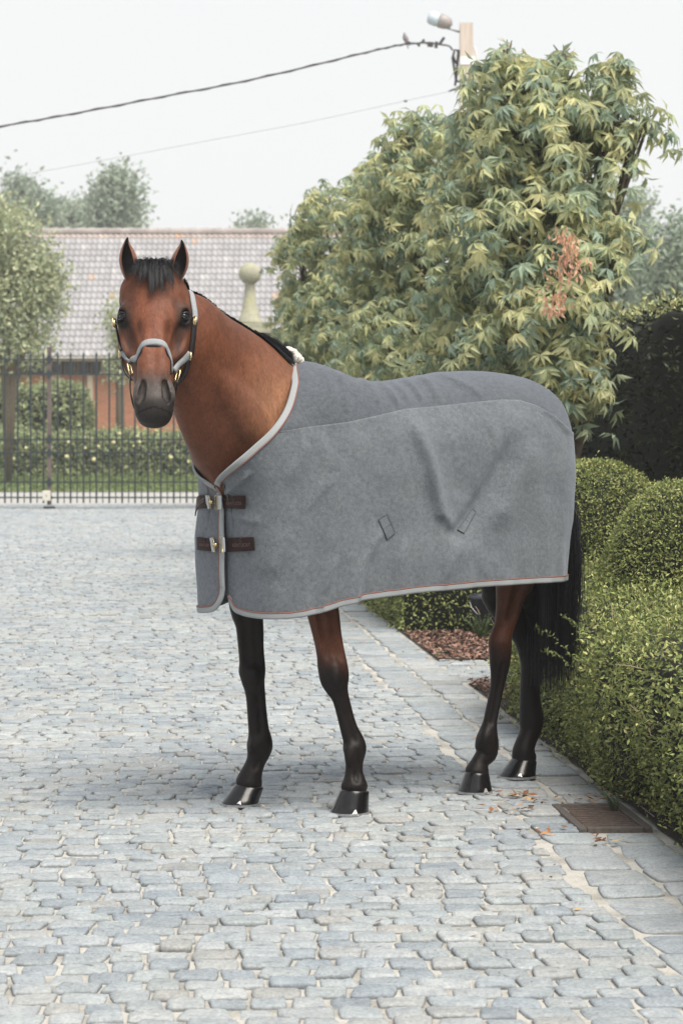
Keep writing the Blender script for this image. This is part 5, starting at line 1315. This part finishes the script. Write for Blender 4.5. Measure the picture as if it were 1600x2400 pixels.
leaf_gate(gx(126), gx(548), 'dark iron gate leaf right of the gate post, its bars passing behind the horse')
leaf_gate(gx(-330), gx(106), 'dark iron gate leaf left of the gate post, cut by the photo edge')
gp = empty('gate_post', (gx(116), GD-.02, 0), label='upright iron gate post with star plates and a drop bolt', cat='gate post')
mb = MB(); mb.box(Vector((0, 0, gz(816)/2+.03)), (.062, .05, gz(816)-.06)); mb.box(Vector((0, 0, gz(814))), (.075, .065, .02)); mb.build('upright', plain('rusty_iron', (.13, .10, .09), .6, .2, var=.35, scale=6, bump=0), gp)
for z in (gz(842), gz(877), gz(1030), gz(1061), gz(1130), gz(1166)):
    mb = MB(); r = .085; V = [(0, -.034, r), (.028, -.034, .03), (r, -.034, 0), (.028, -.034, -.03), (0, -.034, -r), (-.028, -.034, -.03), (-r, -.034, 0), (-.028, -.034, .03)]
    V = [(a, b, c+z) for a, b, c in V]; V2 = [(a, b+.012, c) for a, b, c in V]; mb.add(V+V2, [tuple(range(8)), tuple(range(15, 7, -1))]+[(i, i+8, (i+1) % 8+8, (i+1) % 8) for i in range(8)]); mb.build('star_plate', M_gate, gp)
mb = MB(); mb.box(Vector((-.035, -.06, .20)), (.12, .05, .155), bev=.012); mb.build('lock_box', plain('cream_paint', (.62, .60, .52), .5, var=.06, bump=0), gp)
mb = MB(); mb.lathe(Vector((-.035, -.087, .20)), [(.010, 0), (.010, .004)], 10, Matrix.Rotation(radians(90), 4, 'X')); mb.build('bolt_head', M_gate, gp)
mb = MB(); mb.box(Vector((0, 0, .015)), (.17, .12, .05), bev=.012); mb.build('foot', M_gate, gp)
# ------------------------------------------------------------------ PIER WITH STONE BALL
g = NG('mossy_stone'); f = g.noise(5, 6, .65); f2 = g.noise(30, 4)
g.col(g.mix(.35, g.ramp(f, [(.3, (.20, .19, .14)), (.5, (.34, .33, .24)), (.7, (.42, .40, .22))]), g.ramp(f2, [(.3, (.2, .2, .17)), (.7, (.46, .45, .36))]))); g.set(Roughness=.95); g.bump(f2, .4, .01); M_moss = g.m
px_ = gx(592); pr = empty('gate_pier', (px_, GD+.1, 0), label='square stone gate pier topped by a mossy stone ball', cat='gate pier')
zt = gz(757)
mb = MB(); mb.box(Vector((0, 0, zt/2-.08)), (.60, .60, zt-.16), bev=.01); mb.build('shaft', plain('grey_stone', (.27, .26, .24), .9, var=.2, scale=6, bump=.3), pr)
mb = MB(); mb.box(Vector((0, 0, zt-.12)), (.70, .70, .08), bev=.015); mb.box(Vector((0, 0, zt-.045)), (.62, .62, .07), bev=.01); mb.build('cap', M_moss, pr)
zb = gz(640); mb = MB(); b0 = zt-.01
mb.lathe(Vector((-.045, 0, 0)), [(.02, b0), (.20, b0), (.20, b0+.04), (.155, b0+.10), (.115, b0+.25), (.085, b0+.42), (.075, zb-.16), (.085, zb-.145)], 28); mb.build('pedestal', M_moss, pr, smooth=True)
mb = MB(); mb.lathe(Vector((-.045, 0, zb)), [(.17*cos(a), .17*sin(a)) for a in np.linspace(-pi/2+.02, pi/2-.02, 20)], 32); mb.build('ball', M_moss, pr, smooth=True)
# ------------------------------------------------------------------ LAWN, ROAD
g = NG('lawn_grass'); f = g.noise(9, 6, .7); g.col(g.ramp(f, [(.3, (.085, .12, .035)), (.7, (.16, .20, .07))])); g.set(Roughness=.9); M_lawn = g.m
mesh('lawn', [(-40, 44.8, -.015), (40, 44.8, -.015), (40, 63, -.015), (-40, 63, -.015)], [(0, 1, 2, 3)], M_lawn, kind='structure')
def gb():
    p = Vector((R.uniform(-9, 1), R.uniform(44.8, 56.5), -.014)); return p
chips('grass', gb, 16000, .07, [(.09, .13, .04), (.13, .17, .06), (.17, .21, .08)], M_far, flat=1.1, label='short mown grass strip beyond the iron gate', cat='grass')
# ------------------------------------------------------------------ BARN
BD = 64.0
def bx_(px): return (px-800)/F*BD
g = NG('orange_brick'); bt = g.n('ShaderNodeTexBrick'); bt.inputs['Scale'].default_value = 1.0; bt.inputs['Brick Width'].default_value = .22; bt.inputs['Row Height'].default_value = .065; bt.inputs['Mortar Size'].default_value = .008
bt.inputs['Color1'].default_value = (.42, .16, .085, 1); bt.inputs['Color2'].default_value = (.34, .12, .065, 1); bt.inputs['Mortar'].default_value = (.36, .24, .18, 1)
m_ = g.n('ShaderNodeMapping'); m_.inputs['Rotation'].default_value = (radians(90), 0, 0); g.l(g.obj(), m_.inputs[0]); g.l(m_.outputs[0], bt.inputs[0]); f = g.noise(.9, 4)
g.col(g.mix(.4, bt.outputs[0], g.ramp(f, [(.3, (.75, .75, .75)), (.7, (1.2, 1.15, 1.1))]), 'MULTIPLY')); g.set(Roughness=.9); M_brick = g.m
barn = empty('barn', (-4, BD, 0), label='long low orange brick barn with a grey pantile roof behind the gate', cat='barn')
ez = EYE+(HZ-842)/F*BD; w0, w1 = EYE+(HZ-876)/F*BD, EYE+(HZ-848)/F*BD; X0, X1 = -16, 1
XL, XR = X0+4, X1+4; XC = (XL+XR)/2
segs = [(35, 66), (70, 104), (118, 145), (149, 176), (181, 207), (211, 238), (246, 280)]
mb = MB()
mb.box(Vector((XC, .15, (w0)/2)), (X1-X0, .3, w0)); mb.box(Vector((XC, .15, (w1+ez)/2)), (X1-X0, .3, ez-w1))
xs = [X0-(-4)-8+0]
edges_ = [bx_(35)+4, bx_(284)+4]
mb.box(Vector(((XL+edges_[0])/2, .15, (w0+w1)/2)), (edges_[0]-XL, .3, w1-w0)); mb.box(Vector(((edges_[1]+XR)/2, .15, (w0+w1)/2)), (XR-edges_[1], .3, w1-w0)); mb.build('wall', M_brick, barn)
M_glass = plain('dark_glass', (.012, .016, .018), .12, bump=0); M_pale = plain('pale_frame', (.34, .27, .24), .7, bump=0)
for a, b in segs:
    xa, xb = bx_(a)+4, bx_(b)+4
    mb = MB(); mb.box(Vector(((xa+xb)/2, .10, (w0+w1)/2)), (xb-xa-.02, .03, w1-w0-.02)); wn = mb.build('window', M_glass, barn)
    mb = MB()
    for x in (xa-.015, xb+.015):
        mb = MB(); mb.box(Vector((x, .06, (w0+w1)/2)), (.07, .1, w1-w0-.004)); mb.build('frame', M_pale, wn)
for (a, b, y0, y1, c) in ((205, 218, 880, 1010, (.50, .42, .33)), (120, 150, 885, 1010, (.48, .38, .30))):
    mb = MB(); z0, z1 = max(0.02, EYE+(HZ-y1)/F*BD), EYE+(HZ-y0)/F*BD; mb.box(Vector(((bx_(a)+bx_(b))/2+4, -.03, (z0+z1)/2)), (bx_(b)-bx_(a), .06, z1-z0)); mb.build('shutter', plain('shutter_paint', c, .7, bump=0), barn)
mb = MB(); mb.box(Vector((XC, -.42, ez+.02)), (X1-X0+.6, .14, .13), bev=.03); mb.build('gutter', plain('pale_gutter', (.50, .46, .42), .6, var=.15, scale=2, bump=0), barn)
# pantile roof: a wavy sheet stepped at every course
rz0, rz1 = ez+.06, EYE+(HZ-545)/F*(BD+3.4); ry0, ry1 = -.5, 3.4
nc, nr_ = int((X1-X0+.6)/.152), 20; V = []; Fc = []; CC = []
for r in range(nr_):
    for c in range(nc):
        tone = np.array([.30, .292, .305])*R.uniform(.88, 1.12)
        if R.random() < .035: tone = np.array([.38, .37, .37])
        if R.random() < .006: tone = np.array([.38, .28, .22])
        if r == nr_-1: tone = tone*np.array([1.15, 1.0, .9])
        n0 = len(V)
        for k in range(2):
            for j in range(5):
                t = (r+k*1.04)/nr_; x = X0-(-4)-.3+(c+j/4*1.02)*.152; prof = .022*cos(2*pi*j/4)+.0; y = ry0+(ry1-ry0)*t; z = rz0+(rz1-rz0)*t+prof+(.045 if k == 0 else .0)
                V.append((x+.0, y, z)); CC.append(tone)
        for j in range(4): Fc.append((n0+j, n0+j+1, n0+5+j+1, n0+5+j))
        # drip edge
        for j in range(5):
            a, b, d_ = V[n0+j]; V.append((a, b+.004, d_-.04)); CC.append(tone*.9)
        for j in range(4): Fc.append((n0+10+j, n0+10+j+1, n0+j+1, n0+j))
g = NG('pantile'); g.col(g.attr()); g.set(Roughness=.75); M_tile = g.m
roof = mesh('roof', V, Fc, M_tile, barn, smooth=False, attr=np.array(CC))
mb = MB(); x = X0+4-.3
while x < X1+4: 
    mb.tube([Vector((x, ry1, rz1+.02)), Vector((x+.36, ry1, rz1+.035))], [.10, .115], 10); x += .35
mb.build('ridge_tiles', plain('ridge_tile', (.33, .29, .28), .8, var=.3, scale=2, bump=0), roof)
mb = MB(); V = [Vector((X0+3.7, ry1, rz1-.05)), Vector((X1+4.3, ry1, rz1-.05)), Vector((X1+4.3, ry1+3.9, rz0)), Vector((X0+3.7, ry1+3.9, rz0)), Vector((X1+4.3, .31, 0)), Vector((X1+4.3, ry1+3.9, 0)), Vector((X0+3.7, .31, 0)), Vector((X0+3.7, ry1+3.9, 0)), Vector((X1+4.3, .31, rz0+.3)), Vector((X0+3.7, .31, rz0+.3))]
mb.add(V, [(0, 1, 2, 3), (4, 5, 2, 1, 8), (7, 6, 9, 0, 3), (5, 7, 3, 2)]); mb.build('rear_slope', M_tile, barn)
# ------------------------------------------------------------------ HEDGES AND FLOWERS BEYOND THE GATE
FARH = [(.30, .34, .18), (.24, .29, .16), (.38, .41, .22), (.20, .25, .14)]  # distance haze painted in as paler leaf colours
def block(name, x0, x1, y0, y1, H_, n, Lf, pal, depth=.08, spr=200, **k):
    def fn(u, v):
        a = pi*(1-v); cx = sup(cos(a), .25); cz = sup(sin(a), .25); e_ = sqrt(1-(1-min(1, min(u, 1-u)*(x1-x0)/.4+.02))**2)
        return (x0+(x1-x0)*u, (y0+y1)/2-cx*(y1-y0)/2*e_*-1, H_*cz*(.6+.4*e_)*(1+.03*sin(u*23)))
    return surf_hedge(name, fn, 40, 24, n, Lf, pal, depth=depth, sprigs=spr, **k)
block('hedge', -12, (215-800)/F*58, 57.2, 58.8, 2.02, 15000, .12, FARH, label='clipped green hedge block in front of the barn wall, left of the horse head', cat='hedge')
block('rose_hedge', -11, (640-800)/F*55.4, 54.9, 56.1, .88, 20000, .10, FARH, depth=.10, spr=900, label='low bushy rose hedge with pale yellow blooms beyond the iron gate', cat='hedge')
rh = bpy.data.objects['rose_hedge']; mb = MB()
for (x, y) in ((150, 1009), (160, 1036), (230, 1046), (156, 1070), (220, 1077), (400, 1072), (440, 1082), (215, 1031), (280, 1016), (322, 1022), (327, 1036), (266, 1037), (313, 1045), (200, 1050), (60, 1050), (30, 1075)):
    p = P(x, y, 54.7)-rh.location; r = .055*R.uniform(.6, 1.1); mb.lathe(p, [(r*.1, -r*.7), (r*.8, -r*.4), (r, 0), (r*.75, r*.5), (r*.1, r*.6)], 8, Matrix.Rotation(R.uniform(0, 1), 4, 'X'))
mb.build('blooms', plain('yellow_bloom', (.55, .50, .28), .7, var=.1, bump=0), rh, smooth=True, kind='stuff')
# ------------------------------------------------------------------ TREES FAR OFF
def tree(name, lobes, n, Lf, pal, base, lab, tr=.12, group=None, cat='tree'):
    root = empty(name, (base[0], base[1], 0), label=lab, cat=cat); off = np.array(root.location)
    if group: root['group'] = group
    Lb = np.array(lobes); w_ = Lb[:, 3]*Lb[:, 5]; w_ /= w_.sum(); m = n//7; idx = rs.choice(len(Lb), m, p=w_); d = rnd_dir(m); r = rs.uniform(.35, 1.08, (m, 1))**.7
    Pc = Lb[idx, :3]+d*Lb[idx, 3:]*r; N_ = unit(d+[0, 0, .4]); Pc = np.repeat(Pc, 7, 0)+rs.normal(0, Lf*1.3, (m*7, 3)); N_ = np.repeat(N_, 7, 0)
    V1, C1 = hedge_leaves(Pc, N_, Lf, pal, out=.3); leafmesh('crown', V1-off, C1, M_far, root)
    mb = MB()
    for l in lobes:
        e = Vector(l[:3])-Vector(off); mb.tube([Vector((0, 0, -.02)), Vector((e.x*.15, e.y*.15, e.z*.45)), Vector((e.x*.6, e.y*.6, e.z*.8)), e], [tr, tr*.75, tr*.4, tr*.15], 8)
    mb.build('trunk', M_bark, root, smooth=True); return root
FT = [(.46, .48, .31), (.38, .42, .28), (.54, .55, .37), (.30, .35, .25)]  # lightened leaf tones stand in for haze over the left tree
tree('leafy_tree', [lob(20, 560, 50, 90, 80), lob(70, 640, 50, 75, 70), lob(0, 700, 50, 110, 90), lob(50, 770, 50, 70, 50), lob(100, 690, 50, 50, 60), lob(-60, 560, 50, 100, 120), lob(110, 625, 50, 35, 28), lob(40, 830, 50, 80, 40)], 11000, .13, FT, P(20, 900, 50), 'leafy pale green tree left of the roof, cut by the photo edge', .07)
tree('slender_tree', [lob(270, 745, 57, 22, 40), lob(288, 810, 57, 26, 45), lob(272, 860, 57, 22, 30)], 1300, .11, FT, P(282, 900, 57), 'slender young tree in front of the barn, half hidden by the horse head')
FT2 = [(.30, .36, .28), (.25, .31, .25), (.36, .41, .32)]  # far leaves paled to carry haze in their own colour
tree('poplar', [lob(270, 470, 112, 42, 62), lob(285, 440, 112, 26, 38), lob(245, 500, 112, 32, 40), lob(300, 500, 112, 25, 40)], 4200, .30, FT2, P(272, 600, 112), 'taller far tree peeking over the roof, just left of the horse ears', .25)
tree('hedgerow_tree', [lob(60, 490, 118, 50, 50), lob(40, 450, 118, 25, 30), lob(100, 505, 118, 40, 30)], 3600, .30, FT2, P(60, 600, 118), 'hazy far tree above the left end of the roof', .25)
tree('hedgerow_tree', [lob(145, 510, 122, 40, 28), lob(190, 520, 122, 40, 26), lob(215, 505, 122, 22, 28)], 2600, .30, FT2, P(170, 600, 122), 'low hazy treetops over the roof between two taller far trees', .25)
tree('hedgerow_tree', [lob(590, 535, 120, 26, 12), lob(610, 530, 120, 14, 12)], 500, .28, FT2, P(600, 600, 120), 'tiny faint treetop on the roof ridge beside the shrubs', .2)
tree('hedgerow_tree', [lob(1450, 560, 70, 60, 110), lob(1490, 500, 70, 30, 50), lob(1420, 640, 70, 60, 90), lob(1480, 680, 70, 60, 90)], 5000, .20, FT2, P(1450, 900, 70), 'hazy grey-green tree right behind the tall shrub', .2)
tree('hedgerow_tree', [lob(1570, 620, 66, 60, 90), lob(1600, 560, 66, 40, 60), lob(1540, 690, 66, 60, 80), lob(1610, 700, 66, 70, 90)], 5000, .20, FT2, P(1570, 900, 66), 'hazy tree over the tall hedge at the right edge of the photo', .2)
# ------------------------------------------------------------------ UTILITY POLE, WIRES, BIRD
PD = 44.0
def Q(px, py, d=PD): return P(px, py, d)
pc = Q(1090, 60); up = empty('utility_pole', (pc.x+.15, PD, 0), label='weathered concrete utility pole with a lamp, above the tall shrub', cat='utility pole')
o_ = Vector(up.location)
def L_(px, py, dy=0): return Q(px, py)+Vector((0, dy, 0))-o_
g = NG('pole_concrete'); f = g.noise(3, 5, .6, g.map((6, 6, .5))); g.col(g.ramp(f, [(.3, (.44, .37, .31)), (.7, (.60, .52, .45))])); g.set(Roughness=.9); M_pole = g.m
ztop = Q(0, 54).z; mb = MB(); bt_ = [(-.19, 0), (.17, 0)]
V = []; 
for z, xl, xr, dy in ((0, -.28+.0, .16, .17), (ztop, L_(1077, 54).x, L_(1107, 54).x, .11)):
    V += [Vector((xl, -dy, z)), Vector((xr, -dy, z)), Vector((xr, dy, z)), Vector((xl, dy, z))]
mb.add(V, [(3, 2, 1, 0), (4, 5, 6, 7), (0, 1, 5, 4), (1, 2, 6, 5), (2, 3, 7, 6), (3, 0, 4, 7)]); mb.build('shaft', M_pole, up)
mb = MB(); xa, xb = L_(1078, 143).x, L_(1112, 143).x; mb.box(Vector(((xa+xb)/2, 0, L_(0, 143).z)), (xb-xa+.01, .26, .14)); mb.build('white_band', plain('white_band', (.8, .8, .8), .6, bump=0), up)
mb = MB(); mb.tube([L_(1112, 110), L_(1120, 150), L_(1124, 215), L_(1126, 330)], .022, 8); mb.build('conduit', plain('grey_pipe', (.5, .48, .45), .6, bump=0), up, smooth=True)
M_cab = plain('cable_black', (.035, .032, .032), .6, bump=0)
mb = MB(); mb.tube([L_(1077, 74), L_(1058, 68), L_(1037, 62)], .018, 8); mb.build('lamp_arm', plain('grey_metal', (.25, .26, .27), .5, .4, bump=0), up, smooth=True)
hd_ = L_(1040, 50); M_lamp = plain('lamp_housing', (.30, .27, .26), .5, bump=0); rotl = Matrix.Rotation(radians(18), 4, 'Y')
mb = MB(); mb.lathe(hd_, [(.01, -.16), (.09, -.13), (.13, -.03), (.135, .08), (.12, .10)], 20, rotl @ Matrix.Rotation(radians(-90), 4, 'Y')); lh = mb.build('lamp_head', M_lamp, up, smooth=True)
mb = MB(); mb.lathe(hd_+Vector((-.10, 0, .03)), [(.125, 0), (.13, .06), (.12, .16), (.08, .20), (.01, .21)], 20, rotl @ Matrix.Rotation(radians(-90), 4, 'Y')); mb.build('lamp_glass', plain('frosted_glass', (.50, .57, .62), .2, bump=0), lh, smooth=True)
for pts, r in (([L_(1077, 118), L_(1064, 116), L_(1062, 130), L_(1068, 148), L_(1074, 140)], .02), ([L_(1064, 120), L_(1060, 135), L_(1064, 160), L_(1068, 185), L_(1066, 200)], .022),
               ([L_(1074, 118), L_(1072, 140), L_(1070, 165), L_(1068, 188)], .025), ([L_(1077, 190), L_(1066, 189)], .02), ([L_(1077, 205), L_(1064, 208), L_(1052, 213)], .016)):
    mb = MB(); mb.tube([Vector(p) for p in pts], r, 8); mb.build('cable_loop', M_cab, up, smooth=True)
wr = empty('overhead_wire', tuple(Q(945, 103)), label='thick dark overhead wire running to the clamps on the utility pole', cat='wire'); o2 = Vector(wr.location)
W1 = [(-700, 425), (-350, 355), (0, 295.5), (120, 275), (260, 249), (400, 222), (540, 196), (680, 165), (820, 131), (900, 112), (945, 103), (970, 101), (1000, 99), (1030, 103), (1052, 107), (1060, 117)]
mb = MB(); pw = cr(np.array([tuple(Q(*p)) for p in W1]), 8); mb.tube([Vector(p)-o2 for p in pw], .016, 8); 
mb.tube([Vector(p)-o2+Vector((.0, -.0, 0))+Vector((0, .02*cos(i*1.1), .02*sin(i*1.1))) for i, p in enumerate(pw[:-24])], .010, 6)
mb.build('cable', M_cab, wr, smooth=True)
for (x, y, w_, h) in ((959, 100, .05, .06), (981, 104, .05, .06), (991, 96, .05, .08), (1008, 103, .11, .09), (1022, 104, .06, .12), (1035, 95, .05, .16)):
    mb = MB(); mb.box(Q(x, y)-o2, (w_, .06, h), M=Matrix.Rotation(R.uniform(-.5, .5) if x < 1030 else .6, 4, 'Y'), bev=.012); mb.build('clamp', M_cab, wr)
w2 = empty('overhead_wire', tuple(Q(945, 236)), label='thin faint lower wire crossing the sky below the thick one', cat='wire'); o3 = Vector(w2.location)
W2_ = [(-700, 560), (-300, 477), (0, 419), (240, 375), (480, 330), (720, 285), (945, 236), (1030, 218), (1078, 207)]
mb = MB(); mb.tube([Vector(p)-o3 for p in cr(np.array([tuple(Q(*p)) for p in W2_]), 6)], .007, 6); mb.build('cable', plain('wire_grey', (.42, .44, .46), .6, bump=0), w2, smooth=True)
mb = MB(); mb.box(Q(950, 236)-o3, (.06, .04, .035), bev=.01); mb.build('clamp', M_cab, w2)
# pigeon
bc = Q(950, 92); bird = empty('pigeon', tuple(bc), label='small grey pigeon perched on the thick wire', cat='bird')
M_bird = plain('grey_feathers', (.22, .19, .20), .8, var=.25, scale=25, bump=0)
mb = MB(); mb.tube([Vector((.035, 0, -.105)), Vector((.028, 0, -.05)), Vector((.012, 0, 0)), Vector((-.012, -.01, .055)), Vector((-.022, -.015, .095)), Vector((-.026, -.02, .115)), Vector((-.034, -.035, .112))], [.012, .026, .052, .045, .022, .020, .004], 12)
mb.build('bird_body', M_bird, bird, smooth=True)
mb = MB(); mb.tube([Vector((.018, .0, -.04)), Vector((.035, .01, -.10)), Vector((.048, .012, -.16))], [.03, .024, .018], 8, flat=.4); mb.build('tail', M_cab, bird, smooth=True)
# ------------------------------------------------------------------ HAZE
HAZE = .0010
V = [(x, y, z) for z in (-1.03, 60) for y in (-30, 260) for x in (-120, 120)]
hz = mesh('haze', V, [(0, 2, 3, 1), (4, 5, 7, 6), (0, 1, 5, 4), (2, 6, 7, 3), (0, 4, 6, 2), (1, 3, 7, 5)], bpy.data.materials.new('haze'), smooth=False, kind='stuff')
m = hz.data.materials[0]; m.use_nodes = True; t = m.node_tree; t.nodes.clear(); o = t.nodes.new('ShaderNodeOutputMaterial'); v = t.nodes.new('ShaderNodeVolumePrincipled')
v.inputs['Color'].default_value = (.97, .98, 1.0, 1); v.inputs['Density'].default_value = HAZE; v.inputs['Anisotropy'].default_value = .2; t.links.new(v.outputs[0], o.inputs['Volume'])
